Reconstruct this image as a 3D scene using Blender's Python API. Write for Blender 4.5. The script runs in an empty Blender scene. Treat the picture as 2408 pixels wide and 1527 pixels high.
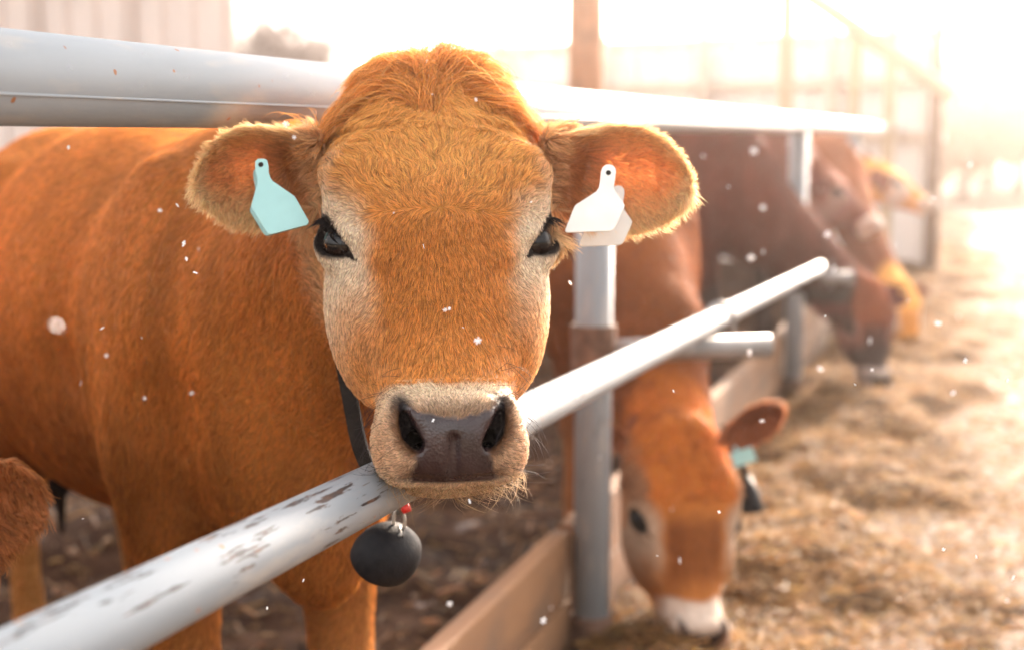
import bpy, math, random
import numpy as np
from mathutils import Vector, Matrix, noise

random.seed(7)
rng = np.random.default_rng(7)
scene = bpy.context.scene
col = scene.collection
R = math.radians

# ------------------------------------------------------------------ camera
CAM = np.array([0.0, 0.0, 1.17])
PITCH = R(7.6)
LENS = 50.0
cam_data = bpy.data.cameras.new('camera')
cam = bpy.data.objects.new('camera', cam_data)
col.objects.link(cam)
cam.location = CAM
cam.rotation_euler = (math.pi / 2 - PITCH, 0, 0)
cam_data.sensor_width = 36.0
cam_data.lens = LENS
cam_data.clip_start = 0.05
cam_data.clip_end = 3000
cam_data.dof.use_dof = True
cam_data.dof.focus_distance = 1.305
cam_data.dof.aperture_fstop = 3.6
scene.camera = cam

# ------------------------------------------------------------------ sky and sun
SUN_AZ = R(25)      # to the right of the view direction
SUN_EL = R(21)
world = bpy.data.worlds.new('World')
scene.world = world
world.use_nodes = True
wn = world.node_tree.nodes
wl = world.node_tree.links
bg = wn['Background']
skyt = wn.new('ShaderNodeTexSky')
skyt.sky_type = 'NISHITA'
skyt.sun_disc = False
skyt.sun_elevation = SUN_EL
skyt.sun_rotation = SUN_AZ
skyt.air_density = 1.0
skyt.dust_density = 5.0
skyt.ozone_density = 1.0
hs = wn.new('ShaderNodeHueSaturation')
hs.inputs['Saturation'].default_value = 0.22
warm = wn.new('ShaderNodeMix')          # tint added over the whole sky for a warm white balance
warm.data_type = 'RGBA'
warm.blend_type = 'MULTIPLY'
warm.inputs[0].default_value = 1.0
warm.inputs[7].default_value = (1.0, 0.935, 0.885, 1)
wl.new(skyt.outputs[0], hs.inputs['Color'])
wl.new(hs.outputs[0], warm.inputs[6])
wl.new(warm.outputs[2], bg.inputs['Color'])
bg.inputs['Strength'].default_value = 0.15

sun_d = bpy.data.lights.new('sun', 'SUN')
sun_d.energy = 3.0
sun_d.angle = R(3.0)
sun_d.color = (1.0, 0.80, 0.62)
sun = bpy.data.objects.new('sun', sun_d)
col.objects.link(sun)
SUN_DIR = Vector((math.sin(SUN_AZ) * math.cos(SUN_EL), math.cos(SUN_AZ) * math.cos(SUN_EL), math.sin(SUN_EL)))
sun.location = (6, 8, 8)
sun.rotation_euler = (-SUN_DIR).to_track_quat('-Z', 'Y').to_euler()

scene.view_settings.view_transform = 'Standard'
scene.view_settings.look = 'None'
scene.view_settings.exposure = 2.6
scene.view_settings.gamma = 1.0
scene.view_settings.use_curve_mapping = False
scene.cycles.max_bounces = 5
scene.cycles.diffuse_bounces = 3
scene.cycles.glossy_bounces = 2
scene.cycles.transmission_bounces = 4
scene.cycles.transparent_max_bounces = 8
scene.cycles.volume_bounces = 0
scene.cycles.use_denoising = True
scene.cycles.use_adaptive_sampling = True
scene.cycles.adaptive_threshold = 0.015
scene.cycles.sample_clamp_indirect = 6.0

# ------------------------------------------------------------------ helpers
W2, H2 = 2407.0, 1527.0
FPX = W2 * LENS / 36.0
FW = np.array([0, math.cos(PITCH), -math.sin(PITCH)])
UP = np.array([0, math.sin(PITCH), math.cos(PITCH)])
RT = np.array([1.0, 0, 0])


def P(px, py, d):
    """point at optical depth d seen at pixel (px, py) of the 2407 wide photograph"""
    return CAM + FW * d + RT * ((px - W2 / 2) / FPX * d) + UP * ((H2 / 2 - py) / FPX * d)


def G(px, py, z=0.0):
    """point on the horizontal plane z seen at pixel (px, py)"""
    r = FW + RT * ((px - W2 / 2) / FPX) + UP * ((H2 / 2 - py) / FPX)
    return CAM + r * ((z - CAM[2]) / r[2])


def unit(v):
    v = np.asarray(v, float)
    return v / np.linalg.norm(v)


def tag(o, label=None, cat=None, group=None, kind=None):
    if label: o['label'] = label
    if cat: o['category'] = cat
    if group: o['group'] = group
    if kind: o['kind'] = kind
    return o


def empty(name, loc=(0, 0, 0)):
    o = bpy.data.objects.new(name, None)
    o.empty_display_size = 0.1
    col.objects.link(o)
    o.location = loc
    return o


def mesh_obj(name, verts, faces, mat=None, parent=None, smooth=True):
    me = bpy.data.meshes.new(name)
    verts = np.asarray(verts, float)
    if isinstance(faces, np.ndarray):
        nf, k = faces.shape
        me.vertices.add(len(verts)); me.vertices.foreach_set('co', verts.astype(np.float32).ravel())
        me.loops.add(nf * k); me.loops.foreach_set('vertex_index', faces.astype(np.int32).ravel())
        me.polygons.add(nf)
        me.polygons.foreach_set('loop_start', np.arange(0, nf * k, k, dtype=np.int32))
        me.update(calc_edges=True)
    else:
        me.from_pydata([tuple(v) for v in verts], [], [tuple(f) for f in faces])
        me.update()
    if smooth:
        me.polygons.foreach_set('use_smooth', np.ones(len(me.polygons), dtype=bool))
    o = bpy.data.objects.new(name, me)
    col.objects.link(o)
    if mat: me.materials.append(mat)
    if parent is not None:
        o.parent = parent
        o.matrix_parent_inverse = Matrix.Translation(parent.location).inverted()
    return o


class MB:
    """collects simple shapes into one mesh"""
    def __init__(s):
        s.v = []; s.f = []

    def add(s, vs, fs):
        n = len(s.v)
        s.v += [tuple(map(float, v)) for v in vs]
        s.f += [tuple(n + i for i in f) for f in fs]

    def box(s, c, half, ax=None, bev=0.0):
        ax = np.eye(3) if ax is None else np.asarray(ax)
        c = np.asarray(c, float)
        if bev <= 0:
            vs = [c + ax[0] * half[0] * a + ax[1] * half[1] * b + ax[2] * half[2] * d
                  for a in (-1, 1) for b in (-1, 1) for d in (-1, 1)]
            s.add(vs, [(0, 1, 3, 2), (4, 6, 7, 5), (0, 4, 5, 1), (2, 3, 7, 6), (0, 2, 6, 4), (1, 5, 7, 3)])
            return
        # chamfered profile swept along axis 0
        h1, h2 = half[1], half[2]
        prof = [(-h1 + bev, -h2), (h1 - bev, -h2), (h1, -h2 + bev), (h1, h2 - bev), (h1 - bev, h2), (-h1 + bev, h2), (-h1, h2 - bev), (-h1, -h2 + bev)]
        vs = []
        for a, sc in ((-half[0], .985), (-half[0] + bev, 1), (half[0] - bev, 1), (half[0], .985)):
            vs += [c + ax[0] * a + ax[1] * p * sc + ax[2] * q * sc for p, q in prof]
        fs = []
        for k in range(3):
            for i in range(8):
                j = (i + 1) % 8
                fs.append((k * 8 + i, k * 8 + j, k * 8 + 8 + j, k * 8 + 8 + i))
        fs.append(tuple(range(7, -1, -1))); fs.append(tuple(range(24, 32)))
        s.add(vs, fs)

    def tube(s, pts, rad, n=12, cap=True, wob=0.0):
        pts = [np.asarray(p, float) for p in pts]
        rad = [rad] * len(pts) if np.isscalar(rad) else rad
        t0 = unit(pts[1] - pts[0])
        ref = np.array([0, 0, 1.0]) if abs(t0[2]) < .9 else np.array([1.0, 0, 0])
        a = unit(np.cross(t0, ref))
        vs = []
        for i, p in enumerate(pts):
            t = unit(pts[min(i + 1, len(pts) - 1)] - pts[max(i - 1, 0)])
            a = unit(a - t * np.dot(a, t)); b = np.cross(t, a)
            for k in range(n):
                th = 2 * math.pi * k / n
                r = rad[i] * (1 + wob * (random.random() - .5))
                vs.append(p + (a * math.cos(th) + b * math.sin(th)) * r)
        fs = []
        for i in range(len(pts) - 1):
            for k in range(n):
                k2 = (k + 1) % n
                fs.append((i * n + k, i * n + k2, (i + 1) * n + k2, (i + 1) * n + k))
        if cap:
            fs.append(tuple(range(n - 1, -1, -1)))
            fs.append(tuple((len(pts) - 1) * n + k for k in range(n)))
        s.add(vs, fs)

    def build(s, name, mat=None, parent=None, smooth=False):
        return mesh_obj(name, s.v, s.f, mat, parent, smooth)


# ------------------------------------------------------------------ implicit bodies
def smin(a, b, k):
    h = np.clip(.5 + .5 * (b - a) / k, 0, 1)
    return b + (a - b) * h - k * h * (1 - h)


def smax(a, b, k):
    return -smin(-a, -b, k)


def curve(zs, vs):
    """smooth interpolating function through control values (monotone cubic)"""
    zs = np.asarray(zs, float); vs = np.asarray(vs, float)
    if zs[0] > zs[-1]: zs, vs = zs[::-1], vs[::-1]
    h = np.diff(zs); dl = np.diff(vs) / h
    m = np.zeros_like(vs); m[0] = dl[0]; m[-1] = dl[-1]
    for i in range(1, len(vs) - 1):
        m[i] = 0 if dl[i - 1] * dl[i] <= 0 else 2 * dl[i - 1] * dl[i] / (dl[i - 1] + dl[i])
    t = np.linspace(zs[0], zs[-1], 400)
    i = np.clip(np.searchsorted(zs, t) - 1, 0, len(zs) - 2)
    u = (t - zs[i]) / h[i]
    y = ((2 * u**3 - 3 * u**2 + 1) * vs[i] + (u**3 - 2 * u**2 + u) * h[i] * m[i]
         + (-2 * u**3 + 3 * u**2) * vs[i + 1] + (u**3 - u**2) * h[i] * m[i + 1])
    t = t.astype(np.float32); y = y.astype(np.float32)
    return lambda q: np.interp(q, t, y).astype(np.float32)


class Field:
    def __init__(s, gx, gy, gz):
        s.g = [np.asarray(a, np.float32) for a in (gx, gy, gz)]
        s.F = np.full(tuple(len(a) for a in s.g), 1.0, np.float32)

    def sl(s, lo, hi):
        out = []
        for a, l, h in zip(s.g, lo, hi):
            i = max(np.searchsorted(a, l) - 1, 0); j = min(np.searchsorted(a, h) + 1, len(a))
            out.append(slice(i, max(j, i)))
        return tuple(out)

    def co(s, sl):
        x, y, z = (a[q] for a, q in zip(s.g, sl))
        return x[:, None, None], y[None, :, None], z[None, None, :]

    def put(s, sl, d, k, sub=False):
        if s.F[sl].size == 0: return
        s.F[sl] = smax(s.F[sl], -d, k) if sub else smin(s.F[sl], d, k)

    def ell(s, c, r, ax=None, k=.03, sub=False):
        c = np.asarray(c, float); r = np.asarray(r, float)
        ax = np.eye(3) if ax is None else np.asarray(ax, float)
        ext = np.sqrt(((ax * r[:, None])**2).sum(0)) + k + .03
        sl = s.sl(c - ext, c + ext)
        if s.F[sl].size == 0: return
        x, y, z = s.co(sl)
        q = [((x - c[0]) * a[0] + (y - c[1]) * a[1] + (z - c[2]) * a[2]).astype(np.float32) for a in ax]
        k0 = np.sqrt(sum((a / b)**2 for a, b in zip(q, r))) + 1e-6
        k1 = np.sqrt(sum((a / b**2)**2 for a, b in zip(q, r))) + 1e-6
        s.put(sl, k0 * (k0 - 1) / k1, k, sub)

    def cone(s, a, b, ra, rb, k=.03, sub=False, flat=None):
        a = np.asarray(a, float); b = np.asarray(b, float)
        m = max(ra, rb) + k + .03
        sl = s.sl(np.minimum(a, b) - m, np.maximum(a, b) + m)
        if s.F[sl].size == 0: return
        x, y, z = s.co(sl)
        ba = b - a; L2 = float(ba @ ba)
        px, py, pz = x - a[0], y - a[1], z - a[2]
        t = np.clip((px * ba[0] + py * ba[1] + pz * ba[2]) / L2, 0, 1)
        d = np.sqrt((px - ba[0] * t)**2 + (py - ba[1] * t)**2 + (pz - ba[2] * t)**2) - (ra + (rb - ra) * t)
        s.put(sl, d.astype(np.float32), k, sub)

    def chain(s, pts, rad, k=.03, sub=False):
        for i in range(len(pts) - 1):
            s.cone(pts[i], pts[i + 1], rad[i], rad[i + 1], k, sub)

    def surface(s):
        """surface nets"""
        F = s.F; gx, gy, gz = s.g
        ins = F < 0
        n = [d - 1 for d in F.shape]
        cnt = np.zeros(n, np.uint8)
        for a in (0, 1):
            for b in (0, 1):
                for c in (0, 1):
                    cnt += ins[a:a + n[0], b:b + n[1], c:c + n[2]]
        act = (cnt > 0) & (cnt < 8)
        I, J, K = np.nonzero(act)
        idx = np.full(n, -1, np.int32)
        idx[I, J, K] = np.arange(len(I))
        acc = np.zeros((len(I), 3)); num = np.zeros(len(I))
        cor = [(a, b, c) for a in (0, 1) for b in (0, 1) for c in (0, 1)]
        vals = {q: F[I + q[0], J + q[1], K + q[2]].astype(float) for q in cor}
        for q in cor:
            for ax in range(3):
                if q[ax]: continue
                q2 = list(q); q2[ax] = 1; q2 = tuple(q2)
                v0, v1 = vals[q], vals[q2]
                cr = (v0 < 0) != (v1 < 0)
                t = np.where(cr, v0 / np.where(cr, v0 - v1, 1), 0)
                p = np.stack([gx[I + q[0]], gy[J + q[1]], gz[K + q[2]]], 1).astype(float)
                p2 = np.stack([gx[I + q2[0]], gy[J + q2[1]], gz[K + q2[2]]], 1)
                pt = p + (p2 - p) * t[:, None]
                acc += pt * cr[:, None]; num += cr
        V = acc / num[:, None]
        faces = []
        for ax in range(3):
            a = [slice(1, -1)] * 3; b = [slice(1, -1)] * 3
            a[ax] = slice(0, -1); b[ax] = slice(1, None)
            A = ins[tuple(a)]; B = ins[tuple(b)]
            e = np.stack(np.nonzero(A != B), 1)
            if not len(e): continue
            inside_first = A[e[:, 0], e[:, 1], e[:, 2]]
            e = e + 1; e[:, ax] -= 1
            u, v = (ax + 1) % 3, (ax + 2) % 3
            quad = []
            for du, dv in ((-1, -1), (0, -1), (0, 0), (-1, 0)):
                c = e.copy(); c[:, u] += du; c[:, v] += dv
                quad.append(idx[c[:, 0], c[:, 1], c[:, 2]])
            q = np.stack(quad, 1)
            q[~inside_first] = q[~inside_first][:, ::-1]
            faces.append(q)
        faces = np.concatenate(faces)
        faces = faces[(faces >= 0).all(1)]
        return V, faces

def normals(V, Fq):
    n = np.cross(V[Fq[:, 2]] - V[Fq[:, 0]], V[Fq[:, 3]] - V[Fq[:, 1]])
    N = np.zeros_like(V)
    for k in range(4):
        for c in range(3):
            N[:, c] += np.bincount(Fq[:, k], n[:, c], len(V))
    return N / (np.linalg.norm(N, axis=1)[:, None] + 1e-12)


def relax(V, Fq, it=2, lam=.5):
    for _ in range(it):
        S = np.zeros_like(V); C = np.zeros(len(V))
        for k in range(4):
            a, b = Fq[:, k], Fq[:, (k + 1) % 4]
            for c in range(3):
                S[:, c] += np.bincount(a, V[b, c], len(V)) + np.bincount(b, V[a, c], len(V))
            C += np.bincount(a, minlength=len(V)) + np.bincount(b, minlength=len(V))
        V = V + lam * (S / np.maximum(C, 1)[:, None] - V)
    return V


def axis_grid(lo, hi, flo, fhi, fine, coarse):
    """rectilinear axis, fine between flo and fhi, growing to coarse outside"""
    mid = list(np.arange(flo, fhi + fine, fine))
    r = [mid[-1]]; st = fine
    while r[-1] < hi:
        st = min(st * 1.25, coarse); r.append(r[-1] + st)
    l = [mid[0]]; st = fine
    while l[-1] > lo:
        st = min(st * 1.25, coarse); l.append(l[-1] - st)
    return np.array(l[:0:-1] + mid + r[1:])


class Frame:
    """a head: origin between the eyes on the forehead, x to its left side, y out of the forehead, z up to the poll"""
    def __init__(s, o, tilt, yaw, roll=0.0, scale=1.0, base=0.0):
        s.o = np.asarray(o, float); s.s = scale
        x = np.array([1.0, 0, 0]); y = np.array([0, -math.cos(tilt), math.sin(tilt)]); z = np.array([0, math.sin(tilt), math.cos(tilt)])
        x, z = x * math.cos(roll) + z * math.sin(roll), z * math.cos(roll) - x * math.sin(roll)
        c, n = math.cos(yaw), math.sin(yaw)
        rz = np.array([[c, -n, 0], [n, c, 0], [0, 0, 1]])
        s.ax = np.array([rz @ x, rz @ y, rz @ z])

    def w(s, x, y, z):
        return s.o + (s.ax[0] * x + s.ax[1] * y + s.ax[2] * z) * s.s

    def loc(s, V):
        return ((V - s.o) @ s.ax.T) / s.s

    def vec(s, x, y, z):
        return s.ax[0] * x + s.ax[1] * y + s.ax[2] * z


# head profile tables (metres, z along the face)
HZ = [.215, .205, .185, .15, .10, .05, .0, -.04, -.08, -.115, -.145, -.17, -.20, -.235]
HW = [.028, .048, .071, .094, .106, .108, .107, .103, .093, .081, .069, .061, .057, .050]
HTOP = [-.085, -.052, -.028, -.008, .002, .003, .0, -.006, -.012, -.014, -.013, -.010, -.012, -.022]
HBOT = [-.12, -.14, -.155, -.17, -.19, -.205, -.205, -.20, -.185, -.165, -.148, -.135, -.125, -.11]
f_w, f_top, f_bot = curve(HZ, HW), curve(HZ, HTOP), curve(HZ, HBOT)
BZ = [.14, .08, .03, -.02, -.07, -.12, -.16, -.20]
f_bw = curve(BZ, [.062, .074, .072, .064, .055, .049, .047, .050])
f_bt = curve(BZ, [-.045, -.012, .002, .002, -.004, -.007, -.006, -.008])
TOCAM = R(31)
UPI = np.array([0, math.sin(TOCAM), math.cos(TOCAM)])     # muzzle frame in head coordinates
NI = np.array([0, math.cos(TOCAM), -math.sin(TOCAM)])


def add_head(fd, fr, eyes=True, ears=None, fine=True):
    s = fr.s
    lo = np.min([fr.w(x, y, z) for x in (-.15, .15) for y in (-.25, .06) for z in (-.30, .25)], 0)
    hi = np.max([fr.w(x, y, z) for x in (-.15, .15) for y in (-.25, .06) for z in (-.30, .25)], 0)
    sl = fd.sl(lo, hi)
    X, Y, Z = fd.co(sl)
    q = [(((X - fr.o[0]) * a[0] + (Y - fr.o[1]) * a[1] + (Z - fr.o[2]) * a[2]) / s).astype(np.float32) for a in fr.ax]
    x, y, z = q
    w, t, b = f_w(z), f_top(z), f_bot(z)
    yc = (t + b) * .5; h = (t - b) * .5
    n = 2.35
    k = (np.abs(x / w)**n + np.abs((y - yc) / h)**n)**(1 / n)
    d = (k - 1) * np.minimum(w, h)
    d = np.maximum(d, np.maximum(z - .213, -.235 - z))
    bw, bt = f_bw(z), f_bt(z)
    k2 = (np.abs(x / bw)**2.6 + np.abs((y - bt + .05) / .05)**2.6)**(1 / 2.6)
    d2 = np.maximum((k2 - 1) * .05, np.maximum(z - .135, -.20 - z))
    d = smin(d, d2, .022)
    fd.put(sl, d * s, .03 * s)

    E = lambda c, r, k=.015, ax=None, sub=False: fd.ell(fr.w(*c), np.array(r) * s, fr.ax if ax is None else ax, k * s, sub)
    mf = np.array([fr.ax[0], fr.vec(*UPI), fr.vec(*NI)])
    M = lambda dx, du, dn: tuple(np.array([0, -.020, -.222]) + np.array([dx, 0, 0]) + UPI * du + NI * dn)
    # muzzle as a rounded box in its own frame
    mlo = fr.w(*M(0, 0, 0)) - .14 * s; mhi = fr.w(*M(0, 0, 0)) + .14 * s
    sl2 = fd.sl(mlo, mhi)
    X, Y, Z = fd.co(sl2)
    mo = fr.w(*M(0, 0, 0))
    u = [(((X - mo[0]) * a[0] + (Y - mo[1]) * a[1] + (Z - mo[2]) * a[2]) / s).astype(np.float32) for a in mf]
    wm = .067 - .16 * np.clip(u[1], -.01, .05) - .10 * np.clip(-u[1] - .02, 0, .03)
    km = (np.abs(u[0] / wm)**2.5 + np.abs((u[1] + .003) / .044)**2.4 + np.abs((u[2] + .028) / .060)**2.4)**(1 / 2.45)
    fd.put(sl2, (km - 1) * .043 * s, .022 * s)
    # upper lip flews, lower lip and chin
    for sg in (-1, 1):
        E(M(sg * .044, -.016, -.004), (.022, .027, .028), .014, mf)
    E(M(0, -.033, -.026), (.044, .014, .040), .006, mf)
    E(M(0, -.040, -.060), (.046, .020, .040), .02, mf)
    # nose pad
    E(M(0, .012, .016), (.037, .020, .017), .02, mf)
    E(M(0, -.014, .013), (.034, .024, .016), .02, mf)
    for sg in (-1, 1):
        E(M(sg * .030, .020, .014), (.010, .013, .018), .010, mf)      # inner wing of the nostril
        E(M(sg * .050, .004, .006), (.012, .030, .022), .012, mf)      # outer wing
    if fine:
        for sg in (-1, 1):
            fd.chain([fr.w(*M(sg * .0430, .028, .028)), fr.w(*M(sg * .0405, .013, .028)), fr.w(*M(sg * .0370, .004, .028)), fr.w(*M(sg * .0310, -.004, .028))],
                     np.array([.0028, .0062, .0072, .0072]) * s, .004 * s, True)
            fd.chain([fr.w(*M(sg * .0425, .020, .020)), fr.w(*M(sg * .0385, .004, .016)), fr.w(*M(sg * .0320, -.003, .014)), fr.w(*M(sg * .028, .006, -.03))],
                     np.array([.0040, .0068, .0076, .008]) * s, .004 * s, True)
        fd.cone(fr.w(*M(0, .0, .036)), fr.w(*M(0, -.034, .032)), .002 * s, .002 * s, .008 * s, True)   # philtrum
        # mouth line
        for sg in (-1, 1):
            fd.cone(fr.w(*M(0, -.0375, .036)), fr.w(*M(sg * .050, -.034, .012)), .002 * s, .0025 * s, .004 * s, True)
    # brow, cheek
    for sg in (-1, 1):
        E((sg * .082, -.024, .046), (.028, .024, .044), .035)
        E((sg * .074, -.055, -.050), (.018, .036, .065), .030)
        E((sg * .060, -.110, -.04), (.045, .07, .09), .03)
    # poll bump
    E((0, -.042, .186), (.050, .032, .028), .04)
    if eyes:
        for sg in (-1, 1):
            g, lax, sax = eye_axes(sg)
            e = np.array(EYE) * (sg, 1, 1)
            fax = np.array([fr.vec(*lax), fr.vec(*sax), fr.vec(*g)])
            E(e - g * .006, (.036, .027, .017), .014, fax)
            E(e - g * .004 + sax * .0125, (.031, .011, .0165), .008, fax)
            E(e - g * .004 - sax * .0125, (.028, .009, .013), .008, fax)
            E(e + g * .004, (.0260, .0138, .020), .003, fax, True)
            if fine:
                fd.cone(fr.w(*(e - lax * .018 + g * .004)), fr.w(*(e - lax * .031 - g * .001)), .0040 * s, .0016 * s, .003 * s, True)
                # groove running from the eye corner down the face
                fd.cone(fr.w(*(e - lax * .036 + g * .006)), fr.w(sg * .068, -.010, -.062), .006 * s, .007 * s, .018 * s, True)
                fd.cone(fr.w(sg * .068, -.010, -.062), fr.w(sg * .066, -.012, -.110), .007 * s, .003 * s, .022 * s, True)
    for er in (ears or []):
        add_ear(fd, er, s)


EYE = (.1020, -.038, .000)


def eye_axes(sg):
    g = unit([sg * .80, .60, .02])
    lax = unit([sg * .42, -.48, .85])          # towards the outer upper corner
    lax = unit(lax - g * (lax @ g))
    sax = np.cross(g, lax); sax = sax if sax[2] > 0 else -sax
    return g, lax, sax


f_ear = curve([-.03, .0, .025, .05, .075, .095, .115, .128, .138, .142], [.028, .034, .042, .0495, .0525, .0485, .0375, .026, .012, .003])


class Ear:
    def __init__(s, base, tip, up, cup=.034, curl=0.0, length=.14, rim=.0, fat=1.0):
        s.o = np.asarray(base, float)
        s.L = unit(np.asarray(tip, float) - s.o)
        up = np.asarray(up, float); s.W = unit(up - s.L * (up @ s.L))
        D = np.cross(s.L, s.W)
        s.D = D if D[1] < 0 else -D                # towards the camera side
        s.k = np.linalg.norm(np.asarray(tip) - s.o) / .14
        s.cup = cup; s.curl = curl; s.fat = fat

    def loc(s, V):
        q = np.asarray(V) - s.o
        return np.stack([q @ s.L, q @ s.W, q @ s.D], -1) / s.k


def ear_bowl(e, l, w, hw):
    u = np.clip(w / hw, -1.2, 1.2)
    prof = np.clip(l / .03, .2, 1) * np.clip((.150 - l) / .055, 0, 1)**.7
    return -e.cup * (1 - u**2) * prof + e.curl * np.clip(u - .2, 0, 1)**2 * prof - .10 * np.clip(.03 - l, 0, .06)


def add_ear(fd, e, s):
    cc = e.o + e.L * .06 * e.k
    sl = fd.sl(cc - .14 * e.k, cc + .14 * e.k)
    X, Y, Z = fd.co(sl)
    l, w, dd = [(((X - e.o[0]) * a[0] + (Y - e.o[1]) * a[1] + (Z - e.o[2]) * a[2]) / e.k).astype(np.float32) for a in (e.L, e.W, e.D)]
    w = w + .012 * (l / .1)**2 * e.fat * 0
    hw = f_ear(l) * e.fat
    d0 = ear_bowl(e, l, w, hw)
    th = .0045 + .006 * np.clip(1 - l / .06, 0, 1)
    sh = np.abs(dd - d0) / np.sqrt(1 + (2 * e.cup * w / hw**2)**2 * .8) - th
    out = np.maximum((np.abs(w) - hw) * .75, np.maximum(l - .141, -.008 - l))
    fd.put(sl, smax(sh, out.astype(np.float32), .004) * e.k, .022)

# ------------------------------------------------------------------ cattle
def add_body(fd, S, B, sc, fr, neck_mid=None, near=None, legs=True, belly=1.0, hump=0.0):
    """S chest centre on the ground (x, y), B unit vector towards the rump"""
    B = np.array([B[0], B[1], 0.0]); B = unit(B)
    N = np.array([B[1], -B[0], 0.0])
    Zv = np.array([0, 0, 1.0])
    S = np.array([S[0], S[1], 0.0])
    A = lambda b, n, z: S + (B * b + N * n + Zv * z) * sc
    ax = np.array([B, N, Zv])
    e = lambda c, r, k=.06, a=ax: fd.ell(A(*c), np.array(r) * sc, a, k * sc)
    e((.02, 0, .88), (.30, .185, .265), .08)            # chest
    e((.42, 0, .875), (.48, .265, .300 * belly), .10)    # ribs
    e((.62, 0, .865), (.44, .275, .315 * belly), .10)
    e((1.02, 0, .955), (.26, .215, .235), .10)            # rump
    e((1.16, 0, 1.0), (.14, .16, .16), .08)
    e((.05, 0, 1.06), (.20, .075, .115), .10)            # withers
    for n in (-1, 1):
        e((.03, n * .125, .90), (.15, .075, .24), .06)   # shoulder
        e((.0, n * .13, .76), (.10, .07, .13), .06)
        e((1.08, n * .12, .88), (.16, .09, .22), .06)     # thigh
        e((.92, n * .16, 1.06), (.07, .05, .06), .06)     # hook bone
    e((-.16, 0, .74), (.13, .09, .13), .07)              # brisket
    e((-.18, 0, .66), (.09, .055, .09), .05)
    for n in (-1, 1):
        if not legs: break
        f = [A(.02, n * .125, .74), A(.035, n * .118, .60), A(.01, n * .112, .40), A(.012, n * .112, .36), A(.025, n * .112, .16), A(.01, n * .112, .09), A(-.015, n * .112, .03)]
        fd.chain(f, np.array([.085, .062, .043, .044, .028, .034, .040]) * sc, .03 * sc)
        h = [A(1.04, n * .125, .80), A(.98, n * .125, .62), A(1.14, n * .115, .45), A(1.17, n * .115, .42), A(1.10, n * .115, .18), A(1.08, n * .115, .10), A(1.05, n * .115, .03)]
        fd.chain(h, np.array([.13, .085, .046, .045, .030, .036, .042]) * sc, .03 * sc)
    for n in (-1, 1):                                      # hollows behind the shoulder and in front of it
        fd.chain([A(.215, n * .262, 1.02), A(.20, n * .258, .84), A(.17, n * .235, .66)], np.array([.030, .034, .030]) * sc, .07 * sc, True)
        fd.chain([A(-.135, n * .205, .98), A(-.125, n * .195, .84), A(-.09, n * .165, .70)], np.array([.03, .04, .04]) * sc, .07 * sc, True)
    tail = [A(1.27, 0, 1.08), A(1.33, 0, .98), A(1.34, 0, .75), A(1.33, 0, .56), A(1.32, 0, .42), A(1.32, 0, .30)]
    fd.chain(tail, np.array([.035, .026, .018, .018, .030, .014]) * sc, .03 * sc)
    # neck
    n0 = fr.w(0, -.115, .085); n0b = fr.w(0, -.15, .03)
    n1 = A(-.06, 0, .94); nm = (n0 * .5 + n1 * .5) if neck_mid is None else np.asarray(neck_mid, float)
    h = fr.s
    fd.chain([n0, nm, n1], [.088 * h, .115 * sc, .175 * sc], .06 * sc)
    nm2 = nm + np.array([0, 0, -.11]) * sc
    fd.chain([n0b, nm2, A(-.10, 0, .78)], [.070 * h, .075 * sc, .11 * sc], .06 * sc)
    nmu = nm + np.array([0, 0, .075]) * sc
    fd.chain([fr.w(0, -.09, .14), nmu, A(.0, 0, 1.07)], [.055 * h, .055 * sc, .085 * sc], .06 * sc)
    return A

# ------------------------------------------------------------------ materials
def new_mat(name):
    m = bpy.data.materials.new(name); m.use_nodes = True
    nt = m.node_tree
    return m, nt.nodes, nt.links, nt.nodes['Principled BSDF']


def ramp(n, l, src, stops):
    r = n.new('ShaderNodeValToRGB')
    e = r.color_ramp.elements
    e[0].position, e[0].color = stops[0][0], (*stops[0][1], 1)
    e[1].position, e[1].color = stops[-1][0], (*stops[-1][1], 1)
    for p, c in stops[1:-1]:
        q = e.new(p); q.color = (*c, 1)
    l.new(src, r.inputs[0])
    return r.outputs[0]


def tex_noise(n, l, scale, detail=4, rough=.55, vec=None, scl=None, coord='Object', dist=0.0):
    t = n.new('ShaderNodeTexNoise')
    t.inputs['Scale'].default_value = scale
    t.inputs['Detail'].default_value = detail
    t.inputs['Roughness'].default_value = rough
    t.inputs['Distortion'].default_value = dist
    if vec is None:
        c = n.new('ShaderNodeTexCoord'); vec = c.outputs[coord]
    if scl is not None:
        mp = n.new('ShaderNodeMapping'); mp.inputs['Scale'].default_value = scl
        l.new(vec, mp.inputs['Vector']); vec = mp.outputs[0]
    l.new(vec, t.inputs['Vector'])
    return t.outputs['Fac']


def mixc(n, l, fac, a, b):
    m = n.new('ShaderNodeMix'); m.data_type = 'RGBA'
    if hasattr(fac, 'links'): l.new(fac, m.inputs[0])
    else: m.inputs[0].default_value = fac
    for v, i in ((a, 6), (b, 7)):
        if hasattr(v, 'links'): l.new(v, m.inputs[i])
        else: m.inputs[i].default_value = (*v, 1)
    return m.outputs[2]


def math_n(n, l, op, a, b=None):
    m = n.new('ShaderNodeMath'); m.operation = op
    for v, i in ((a, 0), (b, 1)):
        if v is None: continue
        if hasattr(v, 'links'): l.new(v, m.inputs[i])
        else: m.inputs[i].default_value = v
    return m.outputs[0]


def bump(n, l, b, h, strength=.3, dist=.01):
    bp = n.new('ShaderNodeBump')
    bp.inputs['Strength'].default_value = strength
    bp.inputs['Distance'].default_value = dist
    l.new(h, bp.inputs['Height']); l.new(bp.outputs[0], b.inputs['Normal'])


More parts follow.
